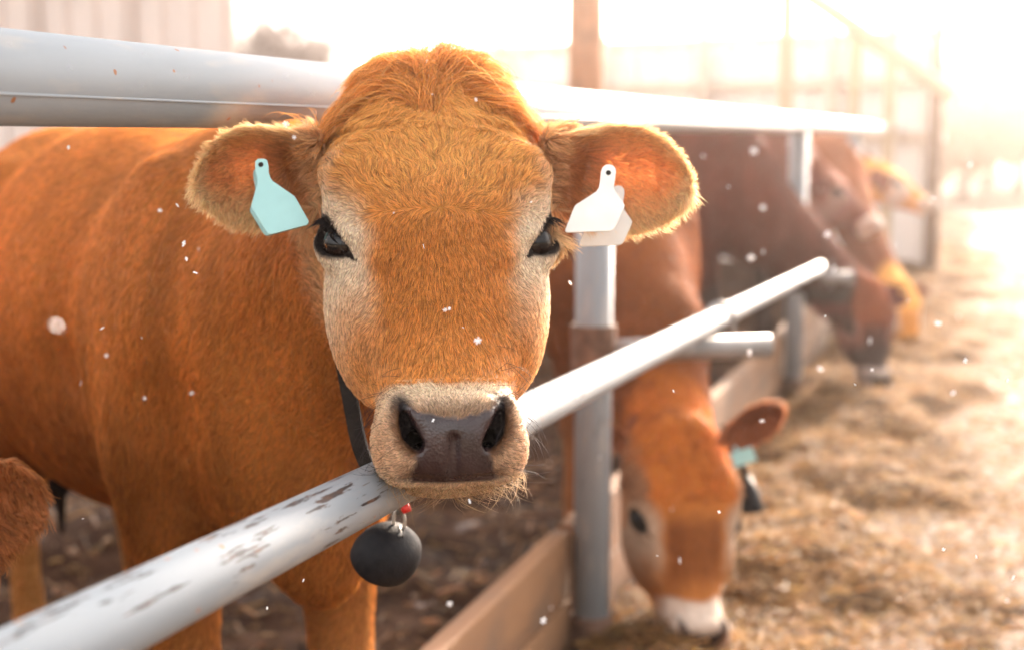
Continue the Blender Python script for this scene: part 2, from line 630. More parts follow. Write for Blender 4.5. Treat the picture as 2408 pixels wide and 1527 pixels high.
def plain(name, c, rough=.6, metal=0.0, var=.15, scale=12, bmp=.1, spec=.5):
    m, n, l, b = new_mat(name)
    f = tex_noise(n, l, scale)
    a = tuple(x * (1 - var) for x in c); d = tuple(min(x * (1 + var), 1) for x in c)
    l.new(ramp(n, l, f, [(.3, a), (.7, d)]), b.inputs['Base Color'])
    b.inputs['Roughness'].default_value = rough
    b.inputs['Metallic'].default_value = metal
    b.inputs['Specular IOR Level'].default_value = spec
    bump(n, l, b, tex_noise(n, l, scale * 8), bmp, .002)
    return m


def skin_mat():
    m, n, l, b = new_mat('cow_hide')
    a = n.new('ShaderNodeAttribute'); a.attribute_name = 'Col'
    w = n.new('ShaderNodeAttribute'); w.attribute_name = 'Wet'
    f = tex_noise(n, l, 60, 3)
    v = n.new('ShaderNodeMix'); v.data_type = 'RGBA'; v.blend_type = 'MULTIPLY'; v.inputs[0].default_value = .5
    l.new(a.outputs['Color'], v.inputs[6])
    l.new(ramp(n, l, f, [(.3, (.55, .5, .45)), (.7, (1, 1, 1))]), v.inputs[7])
    l.new(v.outputs[2], b.inputs['Base Color'])
    mr = n.new('ShaderNodeMapRange')
    l.new(w.outputs['Fac'], mr.inputs[0]); mr.inputs[3].default_value = .9; mr.inputs[4].default_value = .26
    l.new(mr.outputs[0], b.inputs['Roughness'])
    sr = n.new('ShaderNodeMapRange'); l.new(w.outputs['Fac'], sr.inputs[0]); sr.inputs[3].default_value = .08; sr.inputs[4].default_value = .5
    l.new(sr.outputs[0], b.inputs['Specular IOR Level'])
    vo = n.new('ShaderNodeTexVoronoi'); vo.inputs['Scale'].default_value = 400
    c = n.new('ShaderNodeTexCoord'); l.new(c.outputs['Object'], vo.inputs['Vector'])
    bp = n.new('ShaderNodeBump'); bp.inputs['Distance'].default_value = .0016
    l.new(math_n(n, l, 'MULTIPLY', w.outputs['Fac'], .22), bp.inputs['Strength'])
    inv = math_n(n, l, 'SUBTRACT', 1.0, vo.outputs['Distance'])
    l.new(inv, bp.inputs['Height'])
    fz = tex_noise(n, l, 70, 5, .7, scl=(1, 1, .35))                 # lie of the short coat
    b2 = n.new('ShaderNodeBump'); b2.inputs['Distance'].default_value = .012
    l.new(math_n(n, l, 'SUBTRACT', .8, math_n(n, l, 'MULTIPLY', w.outputs['Fac'], .8)), b2.inputs['Strength'])
    l.new(fz, b2.inputs['Height']); l.new(b2.outputs[0], bp.inputs['Normal']); l.new(bp.outputs[0], b.inputs['Normal'])
    th = n.new('ShaderNodeAttribute'); th.attribute_name = 'Thin'
    tr = n.new('ShaderNodeBsdfTranslucent')
    gm_ = n.new('ShaderNodeGamma'); gm_.inputs[1].default_value = .55; l.new(a.outputs['Color'], gm_.inputs[0]); l.new(gm_.outputs[0], tr.inputs['Color'])
    mx = n.new('ShaderNodeMixShader'); l.new(math_n(n, l, 'MULTIPLY', th.outputs['Fac'], .8), mx.inputs[0])
    l.new(b.outputs[0], mx.inputs[1]); l.new(tr.outputs[0], mx.inputs[2])
    l.new(mx.outputs[0], n['Material Output'].inputs['Surface'])
    return m


def hair_mat(name, glow=.40):
    m, n, l, b = new_mat(name)
    a = n.new('ShaderNodeAttribute'); a.attribute_name = 'hcol'
    hi = n.new('ShaderNodeHairInfo')
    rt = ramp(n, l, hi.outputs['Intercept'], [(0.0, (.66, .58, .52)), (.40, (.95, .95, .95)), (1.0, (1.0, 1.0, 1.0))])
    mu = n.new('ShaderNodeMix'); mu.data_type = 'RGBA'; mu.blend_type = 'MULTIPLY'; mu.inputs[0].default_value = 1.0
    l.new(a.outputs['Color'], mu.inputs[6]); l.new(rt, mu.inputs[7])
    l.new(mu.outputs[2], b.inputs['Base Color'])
    b.inputs['Roughness'].default_value = .45
    b.inputs['Specular IOR Level'].default_value = .4
    tr = n.new('ShaderNodeBsdfTranslucent'); l.new(mu.outputs[2], tr.inputs['Color'])
    mx = n.new('ShaderNodeMixShader'); mx.inputs[0].default_value = glow
    l.new(b.outputs[0], mx.inputs[1]); l.new(tr.outputs[0], mx.inputs[2])
    l.new(mx.outputs[0], n['Material Output'].inputs['Surface'])
    return m


def pipe_mat(name, chips=.5, tint=(.31, .345, .375), scale=1.0):
    """grey white paint on a pipe whose length is the object's X axis"""
    m, n, l, b = new_mat(name)
    f1 = tex_noise(n, l, 3, 5, .6, scl=(.6, 2, 2))
    f2 = tex_noise(n, l, 30, 4, .6, scl=(.25, 1, 1))
    base = mixc(n, l, ramp(n, l, f1, [(.35, (0, 0, 0)), (.7, (1, 1, 1))]), tint, tuple(x * .86 for x in tint))
    stain = ramp(n, l, f2, [(.55, (0, 0, 0)), (.8, (.55, .55, .55))])
    base = mixc(n, l, stain, base, (.50, .43, .36))
    # scratches: stretched noise inside patches, mostly on the upper side
    sc = tex_noise(n, l, 130 * scale, 5, .65, scl=(.075, 1, 1), dist=.15)
    pa = tex_noise(n, l, 5 * scale, 3, .6, scl=(.7, 1, 1))
    c = n.new('ShaderNodeTexCoord'); sp = n.new('ShaderNodeSeparateXYZ')
    l.new(c.outputs['Object'], sp.inputs[0])
    up = n.new('ShaderNodeMapRange'); l.new(sp.outputs['Z'], up.inputs[0])
    up.inputs[1].default_value = -.03; up.inputs[2].default_value = .03
    up.inputs[3].default_value = .0; up.inputs[4].default_value = .12 * chips
    th = math_n(n, l, 'ADD', math_n(n, l, 'MULTIPLY', pa, .30), up.outputs[0])
    sm = math_n(n, l, 'ADD', sc, math_n(n, l, 'SUBTRACT', th, .15))
    lim = .80 - .10 * chips
    chip = ramp(n, l, sm, [(lim, (0, 0, 0)), (lim + .012, (1, 1, 1))])
    rustf = tex_noise(n, l, 55, 3)
    rust = ramp(n, l, rustf, [(.45, (.022, .020, .024)), (.6, (.060, .028, .018)), (.75, (.20, .085, .04))])
    # rust specks
    v = n.new('ShaderNodeTexVoronoi'); v.inputs['Scale'].default_value = 34 * scale
    l.new(c.outputs['Object'], v.inputs['Vector'])
    vd = math_n(n, l, 'ADD', v.outputs['Distance'], math_n(n, l, 'MULTIPLY', sc, .25))
    speck = ramp(n, l, vd, [(.185, (1, 1, 1)), (.20, (0, 0, 0))])
    base = mixc(n, l, speck, base, (.32, .14, .06))
    colr = mixc(n, l, chip, base, rust)
    l.new(colr, b.inputs['Base Color'])
    rr = n.new('ShaderNodeMapRange'); l.new(f2, rr.inputs[0]); rr.inputs[3].default_value = .30; rr.inputs[4].default_value = .5
    l.new(rr.outputs[0], b.inputs['Roughness'])
    h = math_n(n, l, 'ADD', math_n(n, l, 'MULTIPLY', chip, -1.0), math_n(n, l, 'MULTIPLY', f2, .35))
    bump(n, l, b, h, .35, .0012)
    return m


def wood_mat(name, c0, c1, dirt=(.10, .07, .05), scale=1.0):
    m, n, l, b = new_mat(name)
    g = tex_noise(n, l, 9 * scale, 6, .6, scl=(.12, 1, 1), dist=1.0)
    d = tex_noise(n, l, 5, 4)
    base = ramp(n, l, g, [(.3, c0), (.7, c1)])
    l.new(mixc(n, l, ramp(n, l, d, [(.45, (0, 0, 0)), (.75, (.8, .8, .8))]), base, dirt), b.inputs['Base Color'])
    b.inputs['Roughness'].default_value = .8
    bump(n, l, b, g, .4, .004)
    return m


M = {}
M['hide'] = skin_mat()
M['hair'] = hair_mat('cow_hair')
M['rail'] = pipe_mat('painted_pipe_worn', 1.16, tint=(.24, .272, .30))
M['toprail'] = pipe_mat('painted_pipe', 0.15, scale=.8)
M['post'] = pipe_mat('painted_post', .8, tint=(.23, .25, .265), scale=.6)
M['galv'] = plain('galvanised_steel', (.26, .25, .245), .5, .5, .25, 20)
M['rusty'] = plain('rusty_steel', (.16, .09, .06), .75, .2, .5, 30)
M['board'] = wood_mat('weathered_board', (.13, .060, .026), (.25, .125, .055))
M['timber'] = wood_mat('timber_post', (.36, .17, .08), (.50, .26, .14), scale=.5)
M['tag_teal'] = plain('teal_plastic', (.34, .62, .62), .35, 0, .04, 40, .03)
M['tag_white'] = plain('pale_plastic', (.74, .74, .70), .4, 0, .06, 40, .03)
M['leather'] = plain('black_leather', (.016, .012, .010), .8, 0, .4, 40, .4, .2)
M['bell_inside'] = plain('bell_hollow_shade', (.004, .004, .005), .9, 0, .3, 40, .1, .1)  # shade of the bell's hollow put into the colour
M['pale_timber'] = plain('pale_painted_timber', (.56, .47, .40), .8, 0, .1, 6)
M['bell'] = plain('blackened_iron', (.010, .010, .012), .6, 0, .5, 40, .3, .15)
M['steel'] = plain('bell_ring_steel', (.35, .33, .30), .4, .8, .2, 40)
M['red'] = plain('red_plastic', (.60, .02, .015), .4, 0, .1, 40)
M['snow'] = plain('snow_crystal', (.90, .91, .93), .5, 0, .02, 40)
M['cream_metal'] = plain('cream_sheet_metal', (.78, .68, .62), .5, 0, .05, 3)
M['pale_metal'] = plain('pale_sheet_metal', (.72, .70, .69), .5, 0, .05, 3)
M['roof_brown'] = plain('brown_roof', (.14, .07, .05), .6)
M['frame_steel'] = plain('ochre_painted_steel', (.45, .36, .24), .6)
M['dark_wood'] = plain('dark_timber', (.16, .10, .07), .8)
M['bark'] = plain('grey_bark', (.15, .12, .11), .9)
M['twig'] = plain('bare_twigs', (.20, .16, .15), .9)
M['shrub'] = plain('dry_shrub', (.26, .15, .07), .9)


# ------------------------------------------------------------------ strands
def sines(V, f, seed, n=6):
    """cheap smooth noise in -1..1"""
    r = np.random.default_rng(seed)
    out = np.zeros(len(V))
    for _ in range(n):
        d = r.normal(size=3); d /= np.linalg.norm(d)
        out += np.sin((V @ d) * f * r.uniform(.6, 1.6) * 2 * math.pi + r.uniform(0, 6.28))
    return out / (n**.5) * .8


def strands(name, pts, rad, cols, mat, parent=None, kind=None):
    """pts (n, k, 3), rad (n, k), cols (n, 3) -> one hair curves object"""
    n, k, _ = pts.shape
    h = bpy.data.hair_curves.new(name)
    h.add_curves([k] * n)
    h.attributes['position'].data.foreach_set('vector', pts.astype(np.float32).ravel())
    ra = h.attributes.get('radius') or h.attributes.new('radius', 'FLOAT', 'POINT')
    ra.data.foreach_set('value', rad.astype(np.float32).ravel())
    ca = h.attributes.new('hcol', 'FLOAT_COLOR', 'CURVE')
    ca.data.foreach_set('color', np.concatenate([cols, np.ones((n, 1))], 1).astype(np.float32).ravel())
    h.materials.append(mat)
    o = bpy.data.objects.new(name, h)
    col.objects.link(o)
    if parent is not None:
        o.parent = parent
        o.matrix_parent_inverse = Matrix.Translation(parent.location).inverted()
    if kind: o['kind'] = kind
    return o


def scatter(V, Fq, N, n, dens):
    a, b, c, d = (V[Fq[:, i]] for i in range(4))
    area = np.linalg.norm(np.cross(c - a, d - b), axis=1) * .5
    w = area * dens
    cum = np.cumsum(w); cum /= cum[-1]
    f = np.searchsorted(cum, rng.random(n))
    f = np.clip(f, 0, len(Fq) - 1)
    u, v = rng.random((2, n, 1))
    q = Fq[f]
    bl = lambda A: (A[q[:, 0]] * (1 - u) + A[q[:, 1]] * u) * (1 - v) + (A[q[:, 3]] * (1 - u) + A[q[:, 2]] * u) * v
    nn = bl(N); nn /= np.linalg.norm(nn, axis=1)[:, None] + 1e-9
    return bl(V), nn, f


def sstep(a, b, x):
    t = np.clip((x - a) / (b - a), 0, 1)
    return t * t * (3 - 2 * t)


def fur(p, nrm, flow, length, cols, k=5, rad=.00028, lift=.25, clump=.012, clumpf=.6, wave=.0, ridge=0.0, ridge_l=.016, jit=.22, droop=0.0, seed=1, bend=.35):
    """grow strands from surface points; returns pts, radii"""
    n = len(p)
    t = flow - nrm * (flow * nrm).sum(1)[:, None]
    t /= np.linalg.norm(t, axis=1)[:, None] + 1e-9
    bt = np.cross(nrm, t)
    ja = rng.normal(0, jit, n)[:, None] + sines(p, 28, seed)[:, None] * bend
    t = t * np.cos(ja) + bt * np.sin(ja)
    bt = np.cross(nrm, t)
    L = (length * rng.uniform(.65, 1.15, n))[:, None]
    lf = lift + rng.normal(0, .07, n)
    if np.any(ridge):
        ph = (p * t).sum(1) / ridge_l * 2 * math.pi
        ph = (p @ np.array([.3, .4, 1.0])) / ridge_l * 2 * math.pi + sines(p, 30, seed + 3) * 2.2
        lf = lf + ridge * (.5 + .5 * np.sin(ph))
    lf = np.clip(lf, .02, 1.7)[:, None]
    # clumps
    key = np.floor((p + np.stack([sines(p, 60, seed + i, 4) for i in range(3)], 1) * clump * .35) / clump).astype(np.int64)
    h = (key[:, 0] * 73856093) ^ (key[:, 1] * 19349663) ^ (key[:, 2] * 83492791)
    _, inv = np.unique(h, return_inverse=True)
    cnt = np.bincount(inv).astype(float)
    mean = lambda A: (np.stack([np.bincount(inv, A[:, c]) for c in range(3)], 1) / cnt[:, None])[inv]
    tip = p + L * (t * .95 + nrm * lf * .5)
    ct = mean(tip) + rng.normal(0, .0012, (len(cnt), 3))[inv]
    phase = rng.uniform(0, 6.28, len(cnt))[inv][:, None]
    pts = np.zeros((n, k, 3))
    for i in range(k):
        s = i / (k - 1)
        q = p + L * (t * s * (1 - .05 * s) + nrm * lf * (s - .55 * s * s))
        q = q + (ct - tip) * (clumpf * s**1.6)
        if wave: q = q + bt * (L * wave * math.sin(0) + L * wave * np.sin(s * 5.5 + phase) * s)
        if droop: q[:, 2] -= (L[:, 0] * droop * s * s)
        pts[:, i] = q
    prof = np.array([1.0, .95, .8, .55, .18, .1, .1][:k]) if k <= 5 else np.linspace(1, .15, k)
    r = rad * rng.uniform(.7, 1.25, n)[:, None] * (np.interp(np.linspace(0, 1, k), np.linspace(0, 1, 5), [1.0, .95, .8, .55, .15]))[None]
    return pts, r

# ------------------------------------------------------------------ feed fence
U = unit([.3343, 1.009, 0.0])              # along the fence, away from the camera
OUT = np.array([U[1], -U[0], 0.0])          # towards the feed alley
Q0 = P(0, 182, 1.168)                       # on the axis of the top rail
ZV = np.array([0, 0, 1.0])


def pipe(name, a, b, r, mat, parent, n=40, wall=None, seg=1):
    """pipe from a to b with its own X axis along the length"""
    a, b = np.asarray(a, float), np.asarray(b, float)
    L = np.linalg.norm(b - a)
    vs, fs = [], []
    xs = np.linspace(0, L, seg + 1)
    ring = [(math.cos(2 * math.pi * k / n), math.sin(2 * math.pi * k / n)) for k in range(n)]
    for x in xs:
        vs += [(x, c * r, s_ * r) for c, s_ in ring]
    for i in range(seg):
        for k in range(n):
            k2 = (k + 1) % n
            fs.append((i * n + k, (i + 1) * n + k, (i + 1) * n + k2, i * n + k2))
    if wall:
        base = len(vs)
        for x in (0, .004, .10, L - .10, L - .004, L):
            pass
        for x0, x1, sgn in ((0, .12, 1), (L, L - .12, -1)):
            b0 = len(vs)
            vs += [(x0, c * (r - wall), s_ * (r - wall)) for c, s_ in ring]
            vs += [(x1, c * (r - wall), s_ * (r - wall)) for c, s_ in ring]
            e0 = 0 if sgn == 1 else seg * n
            for k in range(n):
                k2 = (k + 1) % n
                f = [(e0 + k, e0 + k2, b0 + k2, b0 + k), (b0 + k, b0 + k2, b0 + n + k2, b0 + n + k)]
                fs += f if sgn == 1 else [q[::-1] for q in f]
            fs.append(tuple(b0 + n + k for k in range(n))[::sgn])
    else:
        fs.append(tuple(range(n))); fs.append(tuple(seg * n + k for k in range(n))[::-1])
    o = mesh_obj(name, vs, fs, mat, None, True)
    q = Vector(b - a).to_track_quat('X', 'Z')
    o.rotation_euler = q.to_euler(); o.location = a
    o.parent = parent
    o.matrix_parent_inverse = Matrix.Translation(parent.location).inverted()
    me = o.data
    return o


fence = empty('feed_fence', (float(Q0[0]), float(Q0[1]), 0))
tag(fence, 'grey painted pipe feed fence with two rails running along the alley', 'fence')
top_rail = pipe('top_rail', Q0 - U * 1.3, Q0 + U * 24, .040, M['toprail'], fence, 48, seg=8)
# raised strip added to draw the sheen edge along the top rail
sheen_line = MB()
sd = OUT * .78 - ZV * .32
sd = unit(sd)
sheen_line.tube([Q0 - U * 1.29 + sd * .0397, Q0 + U * 5 + sd * .0397], .0016, 6)
so = sheen_line.build('sheen_strip', M['toprail'], None, True)
so.parent = top_rail; so.matrix_parent_inverse = top_rail.matrix_basis.inverted()
LA, LB = P(435, 1375, .972), P(1690, 747, 3.3)
LU = unit(LB - LA)
low_end = LA + LU * 5.3
neck_rail = pipe('neck_rail', LA - LU * .75, low_end, .025, M['rail'], fence, 40, wall=.004, seg=6)


def fence_point(d):
    """on the line of the posts at optical depth d"""
    lo, hi = -5.0, 40.0
    for _ in range(50):
        t = (lo + hi) / 2
        p = Q0 + U * t - OUT * .085
        if (p - CAM) @ FW < d: lo = t
        else: hi = t
    return np.array([p[0], p[1], 0.0])


POSTS = []
for px, py in ((1390, 1530), (1862, 938)):
    g = G(px, py); POSTS.append(np.array([g[0], g[1], 0.0]))
POSTS[0] = np.array([P(1390, 1500, 3.22)[0], P(1390, 1500, 3.22)[1], 0])
POSTS = [POSTS[0] - U * 3.35] + POSTS + [fence_point(9.7), fence_point(12.8), fence_point(15.2)]
for p in POSTS[1:]:
    po = pipe('post', p - ZV * .1, p + ZV * 1.235, .041, M['post'], fence, 28)
    sleeve = MB()
    sleeve.tube([p, p + ZV * .10], .046, 20)
    s_ = sleeve.build('base_sleeve', M['rusty'], None, False)
    s_.parent = po; s_.matrix_parent_inverse = po.matrix_basis.inverted()
    bk = MB()                                            # plate that ties the top rail to the post
    t = ((p - Q0) @ U)
    bk.box((p + (Q0 + U * t)) / 2 * np.array([1, 1, 0]) + ZV * Q0[2], (.03, .05, .012), (U, OUT, ZV), .003)
    bk.build('rail_bracket', M['rusty'], fence)
# short stubs that carry the lower rail
for i, p in enumerate(POSTS[1:4]):
    t = ((p - LA) @ LU) / (1 - 0) ; q = LA + LU * ((p - LA) @ U / (LU @ U))
    zc = q[2] - .025 - .0265
    a = p * np.array([1, 1, 0]) + ZV * zc
    reach = ((q - p) @ OUT) + .115
    if i == 0:
        tgt = P(1808, 812, 3.22); a = np.array([p[0], p[1], tgt[2]])
        b = np.array([tgt[0], tgt[1], tgt[2]])
    else:
        b = a + OUT * max(reach, .25)
    if i == 2: break
    st = pipe('rail_stub', a, b, .0265, M['galv'], fence, 28, wall=.003)
    cu = MB()                                            # collar on the post
    cu.tube([a - ZV * .06, a + ZV * .06], .05, 20)
    cu.build('post_collar', M['rusty'], fence)
    # u-bolt around the lower rail
    s = unit(b - a)
    c = LA + LU * (((a + s * (np.linalg.norm(b - a) - .095)) - LA) @ U / (LU @ U)) if i else LB + LU * .01
    ub = MB()
    pts = []
    for k in range(13):
        th = math.pi * k / 12
        pts.append(c + s * math.cos(th) * .031 + ZV * math.sin(th) * .031)
    pts = [c + s * .031 - ZV * .10] + pts + [c - s * .031 - ZV * .10]
    ub.tube(pts, .0075, 8)
    u_o = ub.build('u_bolt', M['galv'], fence, True)
    for sg in (-1, 1):
        nt_ = MB()
        for zz in (-.062, -.078):
            nt_.tube([c + s * .031 * sg + ZV * zz, c + s * .031 * sg + ZV * (zz - .010)], .010, 6)
        n_o = nt_.build('nut', M['galv'], None)
        n_o.parent = u_o
# kick boards at the foot of the fence, two planks to each bay
for i in range(3):
    a, b = POSTS[i], POSTS[i + 1]
    c = (a + b) / 2 - OUT * .065
    half = np.linalg.norm(b - a) / 2 - (.02 if i else .02)
    for z0, z1 in ((.0, .135), (.14, .295)):
        mb = MB()
        h = (z1 - z0) / 2
        v = [(-half, 0, 0)]
        mb.box((0, 0, 0), (half, .021, h), None, .004)
        o = mb.build('kick_board', M['board'], fence)
        q = Vector(b - a).to_track_quat('X', 'Z')
        o.rotation_euler = q.to_euler()
        o.rotation_euler.x += R(random.uniform(-1, 1))
        o.location = c + ZV * (z0 + h) + OUT * random.uniform(-.004, .004)

# ------------------------------------------------------------------ ground
def fgrid(t, o):
    return Q0[:2][None] + U[:2][None] * t[:, None] + OUT[:2][None] * o[:, None]


def ground_mats():
    m, n, l, b = new_mat('trampled_mud')
    f = tex_noise(n, l, 3, 8, .65); g = tex_noise(n, l, 26, 5, .6)
    c0 = ramp(n, l, f, [(.3, (.012, .006, .004)), (.55, (.040, .019, .011)), (.75, (.085, .045, .027))])
    c1 = mixc(n, l, ramp(n, l, g, [(.55, (0, 0, 0)), (.7, (.7, .7, .7))]), c0, (.13, .075, .035))
    s = tex_noise(n, l, 5.5, 5, .6)
    sn = ramp(n, l, s, [(.635, (0, 0, 0)), (.70, (.55, .55, .55))])
    l.new(mixc(n, l, sn, c1, (.50, .47, .46)), b.inputs['Base Color'])
    l.new(ramp(n, l, f, [(.30, (.55, .55, .55)), (.5, (1, 1, 1))]), b.inputs['Roughness'])
    bump(n, l, b, math_n(n, l, 'ADD', f, math_n(n, l, 'MULTIPLY', g, .4)), .8, .05)
    b.inputs['Specular IOR Level'].default_value = .06
    M['mud'] = m
    m, n, l, b = new_mat('alley_concrete')
    f = tex_noise(n, l, 1.1, 8, .65); g = tex_noise(n, l, 40, 5, .7)
    c0 = ramp(n, l, f, [(.35, (.090, .055, .036)), (.5, (.13, .092, .070)), (.68, (.165, .130, .108))])
    lit = tex_noise(n, l, 7, 8, .75)
    k = math_n(n, l, 'ADD', math_n(n, l, 'MULTIPLY', lit, .6), math_n(n, l, 'MULTIPLY', g, .4))
    l.new(mixc(n, l, ramp(n, l, k, [(.48, (0, 0, 0)), (.58, (.8, .8, .8))]), c0, (.10, .050, .017)), b.inputs['Base Color'])
    l.new(ramp(n, l, f, [(.4, (.85, .85, .85)), (.65, (.6, .6, .6))]), b.inputs['Roughness'])
    b.inputs['Specular IOR Level'].default_value = .10
    bump(n, l, b, k, .6, .03)
    M['concrete'] = m
    m, n, l, b = new_mat('silage')
    f = tex_noise(n, l, 5, 8, .7); g = tex_noise(n, l, 45, 6, .75, scl=(1, 1, .5))
    c0 = ramp(n, l, f, [(.36, (.018, .008, .003)), (.5, (.070, .032, .009)), (.64, (.15, .076, .024))])
    l.new(mixc(n, l, ramp(n, l, g, [(.5, (0, 0, 0)), (.66, (.6, .6, .6))]), c0, (.22, .115, .038)), b.inputs['Base Color'])
    b.inputs['Roughness'].default_value = .9
    b.inputs['Specular IOR Level'].default_value = .06
    bump(n, l, b, g, .9, .02)
    M['silage'] = m
    m, n, l, b = new_mat('far_field')
    f = tex_noise(n, l, .4, 6)
    l.new(ramp(n, l, f, [(.35, (.20, .14, .08)), (.6, (.34, .26, .17)), (.75, (.6, .58, .56))]), b.inputs['Base Color'])
    b.inputs['Roughness'].default_value = .9
    M['field'] = m


ground_mats()


def sheet(name, tr, orr, nt, no, mat, z=0.0, amp=0.0, freq=1.0, seed=1, hf=None):
    t = np.linspace(*tr, nt); o = np.linspace(*orr, no)
    T, O = np.meshgrid(t, o, indexing='ij')
    xy = fgrid(T.ravel(), O.ravel())
    v = np.concatenate([xy, np.full((len(xy), 1), z)], 1)
    if hf is not None: v[:, 2] += hf(T.ravel(), O.ravel(), v)
    elif amp: v[:, 2] += amp * (sines(v, freq, seed) * .6 + sines(v, freq * 2.7, seed + 1) * .3 + sines(v, freq * 6, seed + 2) * .12)
    i = np.arange((nt - 1) * no).reshape(nt - 1, no)[:, :-1].ravel()
    f = np.stack([i, i + 1, i + no + 1, i + no], 1)
    ob = mesh_obj(name, v, f, mat)
    ob['kind'] = 'structure'
    return ob


gm = mesh_obj('ground', [(-400, -200, -.03), (400, -200, -.03), (400, 900, -.03), (-400, 900, -.03)], [(0, 1, 2, 3)], M['field'], None, False)
gm['kind'] = 'structure'
sheet('yard_mud', (-2, 12), (-6.5, -.08), 400, 190, M['mud'], .012, .050, 1.1, 5)
sheet('yard_floor', (-4, 24), (-13, -.09), 90, 50, M['mud'], -.02, .02, .3, 6)
sheet('alley_floor', (-3, 40), (-.10, 9), 120, 40, M['concrete'], .0, .006, .5, 9)


def heap(T, O, v):
    ridge = np.exp(-((O - .26 - .10 * np.sin(T * 1.3)) / .36)**2) * (.060 + .035 * sines(v, .55, 31)) * (.85 + .4 * sines(v, 1.4, 33))
    far = np.exp(-((O - 2.6) / .5)**2) * .06 * np.clip(sines(v, .4, 35), 0, 1)
    h = ridge + far * .5 + .020 * sines(v, 2.3, 36) + .016 * sines(v, 5, 37)
    edge = sstep(1.05, .50, O + .34 * sines(v, .8, 38))
    return np.where(O < -.05, -.02, h * (.35 + .65 * edge) - .035 * (1 - edge))


hs_o = sheet('silage', (-1.5, 20), (-.08, 3.6), 420, 130, M['silage'], .004, hf=heap)
tag(hs_o, 'brown chopped feed strewn along the fence on the alley floor', 'feed', kind='stuff')
# loose straws lying on the feed and the floor
ns = 34000
T = 1.2 + 13 * rng.random(ns)**1.5; O = np.abs(rng.normal(.5, .75, ns)) - .03
xy = fgrid(T, O); v = np.concatenate([xy, np.zeros((ns, 1))], 1)
v[:, 2] = np.maximum(heap(T, O, v) + .004, .0) + .004 + rng.random(ns) * .012
ang = rng.uniform(0, 6.28, ns); el = rng.normal(0, .25, ns); Ls = rng.uniform(.02, .07, ns)
dv = np.stack([np.cos(ang) * np.cos(el), np.sin(ang) * np.cos(el), np.sin(el)], 1) * Ls[:, None]
pts = np.stack([v - dv / 2, v + np.stack([rng.normal(0, .004, ns)] * 3, 1), v + dv / 2], 1)
cs = np.array([.26, .14, .045])[None] * rng.uniform(.45, 1.5, (ns, 1)) * rng.uniform(.9, 1.1, (ns, 3))
so_ = strands('loose_straw', pts, np.full((ns, 3), .0013) * rng.uniform(.6, 1.6, (ns, 1)), cs, M['hair'])
tag(so_, 'loose golden straws scattered over the feed along the fence', 'straw', kind='stuff')

# trampled stalks in the yard
ny = 16000
T = rng.uniform(-1, 9, ny); O = -.15 - rng.random(ny) * 4.5
xy = fgrid(T, O); v = np.concatenate([xy, np.full((ny, 1), .02)], 1)
v[:, 2] = .016 + .050 * (sines(np.concatenate([xy, np.full((ny, 1), .012)], 1), 1.1, 5) * .6 + sines(np.concatenate([xy, np.full((ny, 1), .012)], 1), 1.1 * 2.7, 6) * .3 + sines(np.concatenate([xy, np.full((ny, 1), .012)], 1), 6.6, 7) * .12) + rng.random(ny) * .01
ang = rng.uniform(0, 6.28, ny); el = rng.normal(0, .3, ny); Ls = rng.uniform(.02, .09, ny)
dv = np.stack([np.cos(ang) * np.cos(el), np.sin(ang) * np.cos(el), np.sin(el)], 1) * Ls[:, None]
pts = np.stack([v - dv / 2, v, v + dv / 2], 1)
cs = np.array([.16, .085, .035])[None] * rng.uniform(.25, 2.0, (ny, 1)) * rng.uniform(.9, 1.1, (ny, 3))
yo = strands('trampled_stalks', pts, np.full((ny, 3), .0022) * rng.uniform(.5, 1.8, (ny, 1)), cs, M['hair'])
tag(yo, 'brown stalks trodden into the dark yard mud', 'litter', kind='stuff')

# ------------------------------------------------------------------ coats
C_OR = np.array([.840, .365, .085])      # face orange
C_FH = np.array([.960, .480, .130])      # forehead
C_BR = np.array([.680, .265, .048])      # darker bridge
C_TAN = np.array([.830, .500, .270])
C_CRM = np.array([.985, .800, .600])
C_BODY = np.array([.610, .225, .048])
C_DARK = np.array([.030, .022, .020])
C_PAD = np.array([.032, .017, .018])
MO = np.array([0, -.020, -.222])


def lerp(a, b, t):
    t = np.asarray(t)[..., None]
    return a * (1 - t) + b * t


def muz(q):
    r = q - MO
    return r[:, 0], r @ UPI, r @ NI


NOSTRIL = np.array([[.0430, .028], [.0405, .013], [.0370, .004], [.0310, -.004]])


def nostril_dist(dx, du):
    best = np.full(len(dx), 9.0)
    ax = np.abs(dx)
    for a, b, ra, rb in zip(NOSTRIL[:-1], NOSTRIL[1:], (.0028, .0062, .0072), (.0062, .0072, .0074)):
        ba = b - a
        t = np.clip(((ax - a[0]) * ba[0] + (du - a[1]) * ba[1]) / (ba @ ba), 0, 1)
        best = np.minimum(best, np.hypot(ax - a[0] - ba[0] * t, du - a[1] - ba[1] * t) - ra - (rb - ra) * t)
    return best


def pad_mask(q):
    dx, du, dn = muz(q)
    ax = np.abs(dx)
    top = .0185 + 6.0 * ax**2 + .0015 * sines(q, 90, 3)
    half = np.interp(du, [-.045, -.036, -.026, -.016, -.006, .006, .018, .03], [.039, .0385, .0365, .033, .0315, .034, .040, .042])
    m = sstep(.004, -.001, du - top) * sstep(.0035, -.0035, ax - half + .0015 * sines(q, 120, 5)) * sstep(-.012, -.002, dn) * sstep(-.041, -.0375, du)
    return m


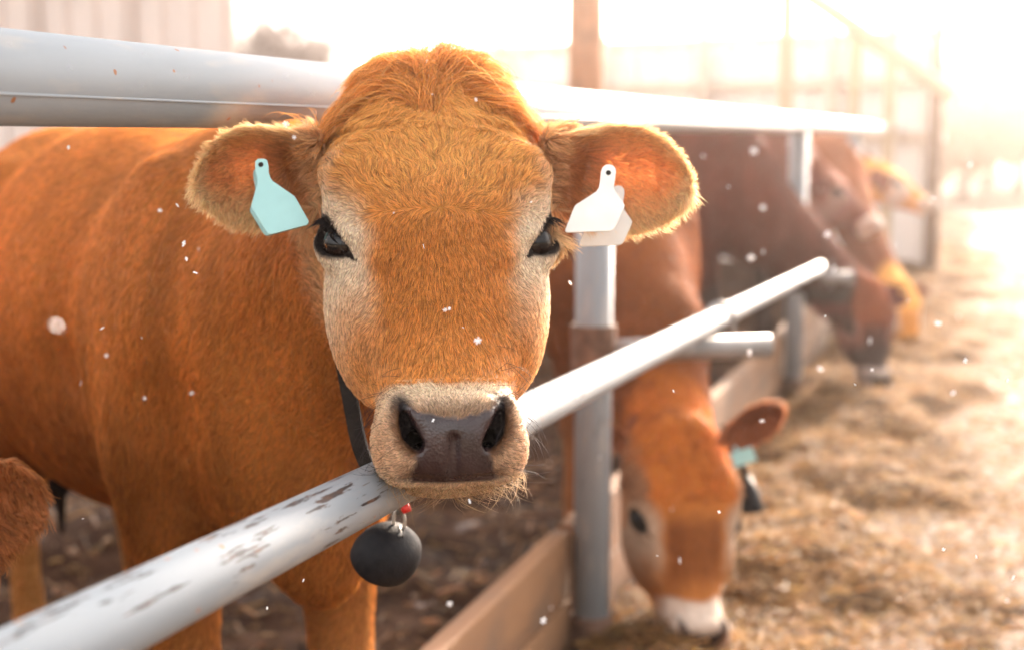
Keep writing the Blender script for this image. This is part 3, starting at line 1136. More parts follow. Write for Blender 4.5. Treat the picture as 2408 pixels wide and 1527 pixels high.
def eye_mask(q):
    best = np.full(len(q), 9.0)
    dist = np.full(len(q), 9.0)
    for sg in (-1, 1):
        g, lax, sax = eye_axes(sg)
        e = np.array(EYE) * (sg, 1, 1)
        r = q - e
        a, b, c = r @ lax, r @ sax, r @ g
        # tail of the inner corner
        k = np.sqrt((a / .029)**2 + (b / .0168)**2)
        tail = np.where((a < 0) & (a > -.0445), np.abs(b) / (.0058 * np.clip((a + .0445) / .022, .03, 1)), 9)
        best = np.minimum(best, np.where(c > -.03, np.minimum(k, np.maximum(tail, .2)), 9))
        dist = np.minimum(dist, np.linalg.norm(r * (1, 1, 1), axis=1))
    return best, dist


def head_colour(V, q, ear_ls=(), pal=None):
    """base colour of the coat from head coordinates"""
    p = dict(fh=C_FH, orr=C_OR, br=C_BR, tan=C_TAN, crm=C_CRM, body=C_BODY, cheek=1.0, mask=0.0, mz=0.0)
    if pal: p.update(pal)
    p.setdefault('ch', p['crm'])
    x, y, z = q.T
    ax = np.abs(x)
    nz = sines(q, 9, 11) * .5 + sines(q, 25, 12) * .3
    c = np.repeat(p['orr'][None], len(q), 0)
    c = lerp(c, p['fh'], sstep(-.01, .06, z + .02 * nz))
    c = lerp(c, p['br'], .8 * sstep(.03, -.03, z) * sstep(-.16, -.10, z + .01 * nz) * sstep(.068, .045, ax + .006 * nz))
    c = lerp(c, p['br'], .5 * sstep(.02, .035, ax) * sstep(.066, .05, ax) * sstep(.01, -.02, z) * sstep(-.09, -.06, z))
    bw = f_bw(np.clip(z, -.2, .14))
    side = sstep(-.002, .022, ax - bw + .006 * nz) * sstep(.02, -.02, z) * sstep(-.165, -.05, z + .02 * nz)
    c = lerp(c, lerp(p['tan'], p['ch'], .75 * sstep(-.13, -.04, z)), .95 * side * p['cheek'])
    c = lerp(c, p['tan'], .75 * sstep(.082, .102, ax + .006 * nz) * sstep(-.02, .03, z))
    ek, ed = eye_mask(q)
    c = lerp(c, p['ch'] * 1.0, .85 * sstep(.062, .030, ed + .005 * nz) * p['cheek'])
    c = lerp(c, C_DARK, sstep(1.18, 1.0, ek))
    if p['mask']:
        c = lerp(c, C_DARK * 1.6, p['mask'] * sstep(-.03, -.12, z + .02 * nz))
    # muzzle
    dx, du, dn = muz(q)
    adx = np.abs(dx)
    top = .046 + p['mz'] - 14 * np.clip(adx - .030, 0, 1)**2 + .004 * nz
    ring = sstep(.006, -.006, du - top) * sstep(-.10, -.04, dn) * sstep(.10, .06, np.abs(du))
    c = lerp(c, p['crm'] * np.array([1.04, 1.0, .95]), ring * .95)
    c = lerp(c, p['tan'], ring * .6 * sstep(.052, .068, adx + .004 * nz) * sstep(-.035, -.02, du))
    smut = ring * sstep(.046, .020, adx) * sstep(.042, .020, du) * sstep(-.01, .010, du)
    c = lerp(c, np.array([.24, .165, .105]), .75 * smut)
    nd = nostril_dist(dx, du)
    c = lerp(c, C_DARK, ring * sstep(.012, .001, nd + .002 * nz) * sstep(-.03, -.01, dn))
    c = lerp(c, np.array([.13, .10, .085]), .75 * ring * sstep(.053, .040, adx) * sstep(-.012, -.03, du) * sstep(-.041, -.036, du) * sstep(-.04, -.02, dn))
    return c


def body_colour(V, body, A):
    nz = sines(V, 1.6, 21) * .5 + sines(V, 5, 22) * .35
    c = np.repeat(body[None], len(V), 0) * (1 + .22 * nz[:, None])
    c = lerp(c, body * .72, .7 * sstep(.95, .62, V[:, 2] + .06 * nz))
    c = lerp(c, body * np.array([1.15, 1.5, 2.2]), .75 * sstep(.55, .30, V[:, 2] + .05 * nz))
    s0 = A(0, 0, 0); bv = A(1, 0, 0) - s0
    c = lerp(c, C_DARK, sstep(1.24, 1.28, ((V - s0) @ bv) / (bv @ bv)) * sstep(.62, .54, V[:, 2]))
    return c


def paint(o, c, wet=None):
    me = o.data
    a = me.attributes.new('Col', 'FLOAT_COLOR', 'POINT')
    a.data.foreach_set('color', np.concatenate([np.clip(c, 0, 1), np.ones((len(c), 1))], 1).astype(np.float32).ravel())
    w = me.attributes.new('Wet', 'FLOAT', 'POINT')
    w.data.foreach_set('value', (np.zeros(len(c)) if wet is None else wet).astype(np.float32))


def eye_mats():
    m, n, l, b = new_mat('eye_white'); b.inputs['Base Color'].default_value = (.42, .32, .32, 1); b.inputs['Roughness'].default_value = .12
    M['eye_white'] = m
    m, n, l, b = new_mat('eye_iris')
    f = tex_noise(n, l, 90, 3)
    l.new(ramp(n, l, f, [(.3, (.006, .004, .004)), (.7, (.020, .009, .006))]), b.inputs['Base Color']); b.inputs['Roughness'].default_value = .06
    b.inputs['Specular IOR Level'].default_value = .3
    M['eye_iris'] = m
    m, n, l, b = new_mat('eye_pupil'); b.inputs['Base Color'].default_value = (.002, .002, .003, 1); b.inputs['Roughness'].default_value = .06; b.inputs['Specular IOR Level'].default_value = .3
    M['eye_pupil'] = m


eye_mats()


def ball(name, c, r, mat, parent, ax=None, seg=(28, 16), lim=math.pi):
    """ellipsoid with axes ax (rows) and radii r; lim < pi keeps a cap round the third axis"""
    ax = np.eye(3) if ax is None else np.asarray(ax); r = np.array(r) if not np.isscalar(r) else np.array([r] * 3)
    vs, fs = [], []
    nu, nv = seg
    for j in range(nv + 1):
        th = lim * j / nv
        for i in range(nu):
            ph = 2 * math.pi * i / nu
            d = np.array([math.sin(th) * math.cos(ph), math.sin(th) * math.sin(ph), math.cos(th)]) * r
            vs.append(np.asarray(c) + d @ ax)
    for j in range(nv):
        for i in range(nu):
            i2 = (i + 1) % nu
            fs.append((j * nu + i, (j + 1) * nu + i, (j + 1) * nu + i2, j * nu + i2))
    return mesh_obj(name, vs, fs, mat, parent)


def add_eyes(fr, root, detail=True):
    for sg in (-1, 1):
        g, lax, sax = eye_axes(sg)
        e = np.array(EYE) * (sg, 1, 1)
        c = fr.w(*(e - g * .0135)); s = fr.s
        W = [fr.vec(*v) for v in (lax, sax, g)]
        eb = ball('eye', c, .0215 * s, M['eye_white'], root)
        if not detail:
            eb.data.materials[0] = M['eye_pupil']; continue
        # iris looks a little towards the camera
        gz = unit(W[2] * .62 + .55 * unit(CAM - c) + np.array([0, 0, -.06]))
        l2 = unit(W[0] - gz * (W[0] @ gz)); s2 = np.cross(gz, l2)
        ir = ball('iris', c + gz * .0012 * s, .0212 * s, M['eye_iris'], None, (l2, s2, gz), (36, 12), 1.02)
        ir.parent = eb; ir.matrix_parent_inverse = Matrix.Identity(4)
        pu = ball('pupil', c + gz * .0018 * s, (.0212 * s, .0212 * s, .0212 * s), M['eye_pupil'], None, (l2, s2, gz), (28, 8), .42)
        pu.parent = eb


# ------------------------------------------------------------------ the calf that looks into the camera
HEAD = Frame(P(1036, 510, 1.36), R(38), R(6.5), R(0))
earL = Ear(P(742, 392, 1.475), P(462, 432, 1.45), (0, -.15, 1), cup=.040, fat=1.12, curl=.02)
earR = Ear(P(1296, 398, 1.475), P(1622, 440, 1.47), (0, -.15, 1), cup=.036, fat=1.0)
fine = .0024
fd = Field(axis_grid(-1.75, .3, P(455, 400, 1.45)[0] - .01, P(1630, 400, 1.45)[0] + .01, fine, .028),
           axis_grid(1.0, 3.7, 1.12, 1.56, fine, .028),
           axis_grid(-.05, 1.4, P(1060, 1180, 1.22)[2] - .01, P(1040, 100, 1.5)[2] + .01, fine, .028))
SX, BX = (-.34, 1.92), (-.5, .866)
A1 = add_body(fd, SX, BX, 1.0, HEAD)
add_head(fd, HEAD, ears=[earL, earR])
V, Fq = fd.surface()
V = relax(V, Fq, 1, .4)
N = normals(V, Fq)
del fd
hero = empty('cow', (SX[0], SX[1], 0))
tag(hero, 'orange brown calf with cream muzzle resting its chin on the lower fence rail', 'cow', 'cattle at the feed fence')
body = mesh_obj('body', V, Fq, M['hide'], hero)


def hero_colour(Vp, Np):
    q = HEAD.loc(Vp)
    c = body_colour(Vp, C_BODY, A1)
    hc = head_colour(Vp, q)
    dist = np.linalg.norm((q - np.array([0, -.09, 0])) / np.array([.15, .17, .30]), axis=1)
    back = sstep(-.10, -.17, q[:, 1]) * sstep(.0, .0001, np.abs(q[:, 0]))
    c = lerp(c, hc, sstep(1.18, .92, dist))
    for e in (earL, earR):
        el = e.loc(Vp)
        l, w, d = el.T
        inside = (l > -.005) & (l < .16) & (np.abs(w) < .075) & (np.abs(d) < .07)
        front = (Np @ e.D) > 0
        hw = f_ear(np.clip(l, -.03, .142)) * e.fat
        rim = sstep(.80, 1.0, np.abs(w) / hw) + sstep(.112, .138, l)
        ec = np.repeat(np.array([[.80, .37, .11]]), len(Vp), 0)
        inner = np.array([.92, .42, .17])
        ec = np.where(front[:, None], inner[None], ec)
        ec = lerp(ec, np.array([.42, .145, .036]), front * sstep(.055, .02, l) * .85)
        un = w / hw
        ec = lerp(ec, np.array([.95, .60, .30]), front * .85 * sstep(.0, .9, -un) * sstep(.02, .06, l))
        ec = lerp(ec, np.array([.90, .52, .20]), front * .6 * sstep(.25, .9, un))
        ec = lerp(ec, np.array([.97, .68, .38]), np.clip(rim, 0, 1) * .8)  # pale fringe, with its sunlit brightness also put into the colour
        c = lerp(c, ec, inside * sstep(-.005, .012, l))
    return c


qv = HEAD.loc(V)
wet = pad_mask(qv)
dx, du, dn = muz(qv)
inn = sstep(.0025, .0, nostril_dist(dx, du)) * (dn > -.08) * (np.abs(du) < .06) * sstep(.0265, .022, dn - 0 * du)
cb = hero_colour(V, N)
cb = lerp(cb, lerp(C_PAD * .8, C_PAD * 1.25, .5 + .5 * sines(qv, 30, 8)), wet)
cb = lerp(cb, np.array([.010, .008, .009]), inn)
wet2 = np.clip(wet + .5 * inn * (du < .012), 0, 1)
thin = np.zeros(len(V))
for e in (earL, earR):
    el = e.loc(V); thin = np.maximum(thin, sstep(.01, .035, el[:, 0]) * (el[:, 0] < .16) * (np.abs(el[:, 1]) < .075) * (np.abs(el[:, 2]) < .07))
paint(body, lerp(cb, cb * .5, 1 - np.clip(wet + inn, 0, 1)), wet2)  # undercoat darkened, so shade in the gaps between locks is in the colour
ta = body.data.attributes.new('Thin', 'FLOAT', 'POINT'); ta.data.foreach_set('value', thin.astype(np.float32))
add_eyes(HEAD, hero)

# ---- hair of the head
x, y, z = qv.T
fc = V[Fq].mean(1); fq_ = HEAD.loc(fc); fn = N[Fq].mean(1)
hdist = np.linalg.norm((fq_ - np.array([0, -.09, 0])) / np.array([.15, .17, .30]), axis=1)
ear_in = np.zeros(len(fc), bool)
for e in (earL, earR):
    el = e.loc(fc)
    ear_in |= (el[:, 0] > .004) & (el[:, 0] < .16) & (np.abs(el[:, 1]) < .075) & (np.abs(el[:, 2]) < .07)
bare = pad_mask(fq_)
fdx, fdu, fdn = muz(fq_)
hole = sstep(.0035, .0012, nostril_dist(fdx, fdu)) * (np.abs(fdu) < .05) * (fdn > -.07)
ek, ed = eye_mask(fq_)
lids = sstep(1.12, .98, ek) * (ed < .06)
face_w = sstep(1.2, 1.0, hdist) * (1 - np.clip(bare + hole + lids, 0, 1)) * (~ear_in) * np.where(fq_[:, 1] < -.13, .35, 1)
face_w = face_w * (1 + .6 * (fdn > -.05) * sstep(.06, .04, np.abs(fdu)))


def head_flow(q):
    x, y, z = q.T
    ax = np.abs(x); sg = np.sign(x)
    zw = .006                                   # whorl height
    up = sstep(-.012, .012, z - zw)
    top = sstep(.105, .125, z + .25 * ax)        # hair falling from the poll
    fx = sg * (.35 + 5 * ax)
    fl_up = np.stack([x * 9 + sg * .12, 0 * x, .9 + 0 * x], 1)
    fl_dn = np.stack([x * 7 + sg * .05 + .0 * x, 0 * x, -1.0 + 0 * x], 1)
    fl_top = np.stack([x * 16 + sg * .15, .4 + 0 * x, -.75 + 0 * x], 1)
    f = fl_up * up[:, None] + fl_dn * (1 - up)[:, None]
    f = f * (1 - top)[:, None] + fl_top * top[:, None]
    side = sstep(.075, .10, ax) * sstep(.02, -.02, z)
    f = f * (1 - side)[:, None] + np.stack([sg * .3, -.6 + 0 * x, -1.0 + 0 * x], 1) * side[:, None]
    # round the muzzle hair points outwards from the nose pad
    dx, du, dn = muz(q)
    r = np.stack([dx, 0 * dx, 0 * dx], 1) / .06 + np.outer(du / .05, UPI) - .5 * NI[None]
    ring = sstep(.056, .044, du) * (dn > -.09)
    low = np.stack([dx * 12, -.3 + 0 * dx, -.8 + 0 * dx], 1)
    return f * (1 - ring)[:, None] + (r * .9) * ring[:, None]


def vary(c, n, lo=.45, hi=1.30):
    v = rng.uniform(lo, hi, (n, 1)) ** 1.0
    return np.clip(c * v * rng.uniform(.94, 1.06, (n, 3)), 0, 1)


def grow_head(n):
    p, nn, f = scatter(V, Fq, N, n, face_w)
    q = HEAD.loc(p)
    x, y, z = q.T; ax = np.abs(x)
    L = np.full(n, .0100)
    L += .005 * sstep(.0, .05, z) + .006 * sstep(.02, .06, z) * sstep(.03, .07, ax)
    L += .008 * sstep(.10, .15, z)
    L = np.where(y < -.10, np.maximum(L, .016), L)
    L *= 1 - .35 * sstep(.03, -.03, z) * sstep(.06, .09, ax)
    dx, du, dn = muz(q)
    ring = sstep(.056, .040, du) * (dn > -.09)
    L = L * (1 - ring) + .0052 * ring
    ekk, edd = eye_mask(q)
    L *= np.where(edd < .045, .5, 1)
    c = vary(hero_colour(p, nn), n)
    dark = rng.random(n) < .06
    c[dark] *= .45
    fl = head_flow(q) @ HEAD.ax
    rd = .50 * sstep(.0, .04, z) * sstep(.015, .05, ax) + .05
    rd = rd * (1 - ring) * np.where(edd < .05, .2, 1)
    top = (z + .006 * sines(q, 40, 77)) > .012
    for nm, m, kw in (('forehead_hair', top, dict(rad=.00029, lift=.16, clump=.0065, clumpf=.58, wave=.10, ridge_l=.020, jit=.16, bend=.55)),
                      ('face_hair', ~top, dict(rad=.00027, lift=.13, clump=.0045, clumpf=.45, wave=.03, ridge_l=.016, jit=.17, bend=.25))):
        pts, r = fur(p[m], nn[m], fl[m], L[m], c[m], 5, ridge=rd[m], seed=3, **kw)
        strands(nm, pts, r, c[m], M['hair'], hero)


grow_head(230000)


def grow_ears():
    n = 46000
    earback = np.zeros(len(fc))
    for e in (earL, earR):
        earback = np.maximum(earback, ((fn @ e.D) < 0) * (np.abs(e.loc(fc)[:, 1]) < .04))
    p, nn, f = scatter(V, Fq, N, n, ear_in * (1 - .6 * earback))
    L = np.full(n, .012); fl = np.zeros((n, 3)); lift = np.full(n, .28)
    for e in (earL, earR):
        el = e.loc(p); l, w, d = el.T
        m = (l > -.01) & (l < .16) & (np.abs(w) < .08) & (np.abs(d) < .08)
        hw = f_ear(np.clip(l, -.03, .142)) * e.fat
        front = (nn @ e.D) > .0
        rim = np.clip(sstep(.82, .97, np.abs(w) / hw) + sstep(.115, .138, l), 0, 1)
        LL = np.where(front, .014 + .012 * sstep(.06, .02, l), .010) + rim * .007 * np.where(w < 0, 1.5, .25)
        core = front * sstep(.55, .2, np.abs(w + .004) / hw) * sstep(.03, .05, l) * sstep(.115, .09, l)
        LL = LL * (1 - .5 * core)
        fo = e.L[None] * (.8 + .4 * rim[:, None]) + e.W[None] * ((w / hw) * np.where(front, 1.1, .5) - .15)[:, None] + e.D[None] * (rim * .35)[:, None]
        L[m] = LL[m]; fl[m] = fo[m]
    fl[np.abs(fl).sum(1) == 0] = (0, 0, -1)
    c = vary(hero_colour(p, nn), n, .6, 1.4)
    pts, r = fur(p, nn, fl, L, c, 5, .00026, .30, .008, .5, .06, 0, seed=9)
    strands('ear_hair', pts, r, c, M['hair'], hero)


grow_ears()


def grow_tuft():
    n = 19000
    w = sstep(.135, .175, fq_[:, 2] + .02 * sines(fq_, 20, 4)) * (fq_[:, 1] > -.15) * (hdist < 1.3) * (~ear_in)
    w = w + .05 * sstep(.11, .15, fq_[:, 2]) * sstep(.05, .09, np.abs(fq_[:, 0])) * (fq_[:, 1] > -.12) * (~ear_in) * (hdist < 1.2)
    p, nn, f = scatter(V, Fq, N, n, w)
    q = HEAD.loc(p); x, y, z = q.T
    L = rng.uniform(.034, .076, n) * (1 - .30 * sstep(.07, .11, np.abs(x)))
    mid = sstep(.035, .005, np.abs(x))
    fl = np.stack([x * 24 + .6 * np.tanh(x * 50) + .6 * sines(p, 22, 6), .05 + .45 * sines(p, 18, 7) + .2 * mid, .30 + .5 * sines(p, 16, 8) + .7 * mid], 1) @ HEAD.ax
    c = vary(np.repeat(np.array([[.80, .350, .085]]), n, 0), n, .55, 1.45)
    pts, r = fur(p, nn, fl, L, c, 7, .00030, .66, .011, .78, .13, .22, .03, .34, droop=.18, seed=5)
    strands('poll_tuft', pts, r, c, M['hair'], hero)
    # pointed locks that stand out to both sides
    n = 5200
    wl = w * (1 + 1.0 * sstep(.03, .07, np.abs(fq_[:, 0]))) * sstep(.092, .075, np.abs(fq_[:, 0])) * sstep(.125, .15, fq_[:, 2])
    p, nn, f = scatter(V, Fq, N, n, wl)
    q = HEAD.loc(p); x, y, z = q.T
    fl = np.stack([x * 26 + .7 * np.tanh(x * 45) + .7 * sines(p, 30, 26), .1 + .5 * sines(p, 26, 27), .45 + .5 * sines(p, 24, 28)], 1) @ HEAD.ax
    c = vary(np.repeat(np.array([[.86, .42, .115]]), n, 0), n, .5, 1.3)
    pts, r = fur(p, nn, fl, rng.uniform(.036, .060, n), c, 7, .00032, 1.15, .0125, .92, .14, 0, .03, .12, droop=.42, seed=25)
    strands('poll_locks', pts, r, c, M['hair'], hero)
    # a few loose flyaway hairs
    n = 700
    p, nn, f = scatter(V, Fq, N, n, w)
    q = HEAD.loc(p); x, y, z = q.T
    fl = np.stack([x * 12 + rng.normal(0, .8, n), rng.normal(0, .6, n), .3 + rng.normal(0, .5, n)], 1) @ HEAD.ax
    c = vary(np.repeat(np.array([[.75, .32, .08]]), n, 0), n)
    pts, r = fur(p, nn, fl, rng.uniform(.035, .068, n), c, 7, .00032, .95, .02, .3, .16, 0, droop=.3, seed=6)
    strands('flyaway_hair', pts, r, c, M['hair'], hero)


grow_tuft()


def grow_body():
    fdv = np.linalg.norm(fc - HEAD.o, axis=1)
    fac = (fn @ unit(np.array([0.2, -1, .1]))) > -.55
    w = sstep(.95, 1.15, hdist) * (~ear_in) * fac * np.clip(1.9 / np.maximum(fc[:, 1], 1.2), 0, 1.3)**2
    w = w * np.where(fc[:, 1] > 2.9, .25, 1) * (1 - np.clip(bare + hole + lids, 0, 1)) * ~((fq_[:, 2] < -.06) & (np.abs(fq_[:, 0]) < .12) & (fq_[:, 1] > -.17) & (fq_[:, 2] > -.30))
    n = 190000
    p, nn, f = scatter(V, Fq, N, n, w)
    L = np.full(n, .016) + .004 * sines(p, 3, 41)
    fl = np.tile(np.array([-.28, .25, -1.0]), (n, 1)) + np.stack([.5 * sines(p, 1.5, 42), .3 * sines(p, 1.8, 43), 0 * L], 1)
    nearneck = sstep(1.95, 1.65, p[:, 1])
    c = vary(hero_colour(p, nn), n, .65, 1.3) * (1 + .12 * sines(p * np.array([1, 1, .25]), 9, 44)[:, None])
    pts, r = fur(p, nn, fl, L, np.clip(c, 0, 1), 4, .00040, .12, .011, .40, .05, .08, .06, .13, seed=13)
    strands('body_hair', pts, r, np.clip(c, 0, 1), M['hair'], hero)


grow_body()


def grow_whiskers():
    P_, R_, C_ = [], [], []
    # side whiskers and chin hairs
    w_side = ((fdn > -.06) & (np.abs(fdu) < .045) & (np.abs(fdx) > .045) & (hdist < 1.4)) * 1.0
    w_side += .5 * ((fq_[:, 2] < -.13) & (fq_[:, 2] > -.2) & (np.abs(fq_[:, 0]) > .04) & (fq_[:, 1] > -.1))
    w_side = w_side * (bare < .02)
    w_chin = (bare < .02) * ((fdu < -.030) & (fdu > -.065) & (fdn > -.06) & (np.abs(fdx) < .066) & (hdist < 1.4)) * 1.0
    for w, n, lo, hi, colr, dirv, rd in ((w_side, 130, .018, .042, (.03, .025, .03), (1.0, 0, -.15), .00016), (w_chin, 330, .010, .030, (.52, .36, .20), (.35, .2, -1.0), .00017),
                                         (w_chin, 60, .020, .042, (.35, .22, .12), (.4, .3, -.9), .00016)):
        p, nn, f = scatter(V, Fq, N, n, w)
        q = HEAD.loc(p)
        fl = np.stack([np.sign(q[:, 0]) * dirv[0] + rng.normal(0, .25, n), dirv[1] + rng.normal(0, .3, n), dirv[2] + rng.normal(0, .25, n)], 1) @ HEAD.ax
        L = rng.uniform(lo, hi, n)
        pts, r = fur(p, nn, fl, L, None, 7, rd, .9, .002, .0, .05, 0, droop=.15)
        P_.append(pts); R_.append(r); C_.append(vary(np.repeat(np.array([colr]), n, 0), n))
    # black dots' short bristles above the nose
    strands('whiskers', np.concatenate(P_), np.concatenate(R_), np.concatenate(C_), M['hair'], hero)
    # lashes
    P_ = []
    for sg in (-1, 1):
        g, lax, sax = eye_axes(sg); e = np.array(EYE) * (sg, 1, 1)
        for u in np.linspace(-.45, 1.0, 90):
            a = u + rng.normal(0, .03)
            b = math.sqrt(max(0, 1 - a * a))
            p0 = e + lax * .0265 * a + sax * (.0135 * b + .001) + g * .004
            ln = rng.uniform(.013, .021) * (.55 + .45 * sstep(-.4, .6, a))
            dv = unit(g * .75 + sax * .05 + lax * (.25 + .5 * max(a, 0)) + np.array([0, 0, -.15]) + rng.normal(0, .12, 3))
            P_.append([HEAD.w(*(p0 + dv * ln * s + np.array([0, -.0, -1]) * ln * (.75 * s * s))) for s in np.linspace(0, 1, 5)])
    P_ = np.array(P_)
    strands('eyelashes', P_, np.tile(np.array([.00045, .0004, .0003, .0002, .0001]), (len(P_), 1)), np.tile(np.array([[.012, .010, .012]]), (len(P_), 1)), M['hair'], hero)


grow_whiskers()
del fc, fq_, fn


# ---- ear tags
def tag_obj(name, pts, dfun, thick, mat, hole, label, group):
    """flat plastic tag from an outline in photo pixels on a plane; every pixel gets its depth from the plane"""
    w = np.array([P(x, y, dfun(x, y)) for x, y in pts])
    c = w.mean(0)
    nrm = unit(np.cross(w[3] - w[0], w[len(w) // 2] - w[0]))
    if nrm[1] > 0: nrm = -nrm
    n = len(w)
    root = empty(name, tuple(c))
    tag(root, label, 'ear tag', group)
    vs = []
    for off, sc in ((thick, .975), (thick * .75, 1.0), (-thick * .75, 1.0), (-thick, .975)):
        vs += [c + (p - c) * sc + nrm * off for p in w]
    fs = [tuple(range(n))]
    for k in range(3):
        for i in range(n):
            j = (i + 1) % n
            fs.append((k * n + i, (k + 1) * n + i, (k + 1) * n + j, k * n + j))
    fs.append(tuple(range(4 * n - 1, 3 * n - 1, -1)))
    mesh_obj('front_panel', vs, fs, mat, root, False)
    hp = P(hole[0], hole[1], dfun(*hole))
    mb = MB(); mb.tube([hp + nrm * (thick - .0005), hp + nrm * (thick + .0006)], .0026, 14)
    mb.build('stud', M['leather'], root)
    mb = MB(); mb.tube([hp - nrm * thick, hp - nrm * .022], .003, 10)
    mb.build('pin', mat, root, True)
    return root, w, nrm, c


def px4(cx, cy): return ((760 + cx * .3275) / 1.7017, (480 + cy * .3275) / 1.7017)
def px5(cx, cy): return ((2150 + cx * .3405) / 1.7017, (480 + cy * .3405) / 1.7017)


tl = [px4(*p) for p in ((795, 560), (800, 510), (830, 482), (905, 478), (945, 500), (958, 560), (960, 640), (985, 715), (1010, 750), (1270, 930), (1300, 970), (1445, 1225), (1450, 1260), (1430, 1285),
                        (1000, 1398), (965, 1396), (935, 1370), (755, 1075), (752, 1045), (825, 780), (822, 720), (802, 640))]
tr_ = [px5(*p) for p in ((745, 610), (765, 560), (800, 535), (840, 528), (885, 540), (915, 575), (920, 620), (908, 720), (895, 800), (910, 840), (1010, 980), (1022, 1010), (1015, 1040), (915, 1255), (890, 1290), (850, 1310),
                         (345, 1325), (325, 1310), (328, 1285), (425, 1040), (445, 1005), (690, 845), (718, 805), (732, 740))]
GT = None
tL, wL, nL, cL = tag_obj('ear_tag', tl, lambda x, y: 1.428 - .00012 * (y - 400), .0011, M['tag_teal'], px4(868, 553), 'blank pale teal plastic tag hanging in the shaded cupped ear', GT)
tR, wR, nR, cR = tag_obj('ear_tag', tr_, lambda x, y: 1.436 - .00012 * (y - 400), .0011, M['tag_white'], px5(832, 628), 'blank whitish plastic tag hanging in the sunlit ear', GT)
for root, w, nrm, c, mat, sh in ((tL, wL, nL, cL, M['tag_teal'], (-.013, .0, .014)), (tR, wR, nR, cR, M['tag_white'], (.014, 0, .002))):
    n = len(w); off = np.array(sh) - nrm * .058
    vs = [c + (p - c) * .92 + off + nrm * t for t in (.001, -.001) for p in w]
    fs = [tuple(range(n)), tuple(range(2 * n - 1, n - 1, -1))] + [(i, n + i, n + (i + 1) % n, (i + 1) % n) for i in range(n)]
    mesh_obj('back_panel', vs, fs, mat, root, False)

# ---- collar and bell
def ribbon(name, pts, width, thick, mat, parent, up=None, closed=False):
    pts = [np.asarray(p, float) for p in pts]
    # smooth the path
    for _ in range(3):
        q = []
        m = len(pts)
        for i in range(m if closed else m - 1):
            a, b = pts[i], pts[(i + 1) % m]
            q += [a * .75 + b * .25, a * .25 + b * .75]
        pts = q if closed else [pts[0]] + q + [pts[-1]]
    cen = np.mean(pts, 0); vs, fs = [], []
    m = len(pts)
    for i, p in enumerate(pts):
        t = unit(pts[(i + 1) % m] - pts[i - 1]) if (closed or 0 < i < m - 1) else unit(pts[min(i + 1, m - 1)] - pts[max(i - 1, 0)])
        nr = (p - cen); nr = unit(nr - t * (nr @ t)); sd = np.cross(t, nr)
        vs += [p + sd * width + nr * thick, p - sd * width + nr * thick, p - sd * width - nr * thick, p + sd * width - nr * thick]
    for i in range(m if closed else m - 1):
        j = (i + 1) % m
        for k in range(4):
            k2 = (k + 1) % 4
            fs.append((i * 4 + k, j * 4 + k, j * 4 + k2, i * 4 + k2))
    return mesh_obj(name, vs, fs, mat, parent, False)


collar = ribbon('collar', [P(780, 640, 1.50), P(797, 800, 1.485), P(822, 930, 1.475), P(850, 1080, 1.47), P(915, 1165, 1.49), P(1010, 1120, 1.56), P(1085, 900, 1.68), P(1080, 600, 1.76),
                           P(980, 380, 1.80), P(860, 330, 1.74), P(780, 450, 1.60)], 0.0085, .002, M['leather'], hero, closed=True)
bell = empty('cowbell', tuple(P(912, 1297, 1.52)))
tag(bell, 'round blackened iron bell hanging from the calf\'s collar below the rail', 'bell')
bax = unit([-.50, .45, -.74])                    # mouth direction
bs = unit(np.cross(bax, ZV)); bt_ = np.cross(bs, bax)
bc = P(912, 1297, 1.52)
prof = [(-.030, .003), (-.029, .012), (-.025, .021), (-.017, .029), (-.006, .0335), (.006, .0350), (.015, .0340), (.017, .0325), (.013, .0315), (.0, .0300), (-.012, .024), (-.020, .010), (-.021, .0)]
vs, fs = [], []
nb = 36
for a, r_ in prof:
    for k in range(nb):
        th = 2 * math.pi * k / nb
        vs.append(bc + bax * a + (bs * math.cos(th) * 1.16 + bt_ * math.sin(th) * .98) * r_)
for i in range(len(prof) - 1):
    for k in range(nb):
        k2 = (k + 1) % nb
        fs.append((i * nb + k, i * nb + k2, (i + 1) * nb + k2, (i + 1) * nb + k))
mesh_obj('dome', vs, fs[:8 * nb], M['bell'], bell)
mesh_obj('inner_wall', vs, fs[7 * nb + nb:], M['bell_inside'], bell)
ball('clapper', bc - bax * .006 - bt_ * .006, .008, M['bell'], bell, None, (16, 10))
mb = MB()
rc = P(938, 1222, 1.515)
mb.tube([rc + np.array([math.cos(a) * .006, 0, math.sin(a) * .013]) for a in np.linspace(0, 2 * math.pi, 17)], .0018, 8, cap=False)
mb.build('ring', M['steel'], bell, True)
mb = MB(); mb.tube([P(944, 1196, 1.512), P(962, 1187, 1.512)], .006, 12); mb.build('red_bead', M['red'], bell, True)
mb = MB(); mb.tube([rc - ZV * .008, bc - bax * .028], .003, 8); mb.build('hanger', M['steel'], bell, True)
mb = MB(); mb.tube([rc + ZV * .008, P(940, 1172, 1.50)], .003, 8); mb.build('hook', M['steel'], bell, True)


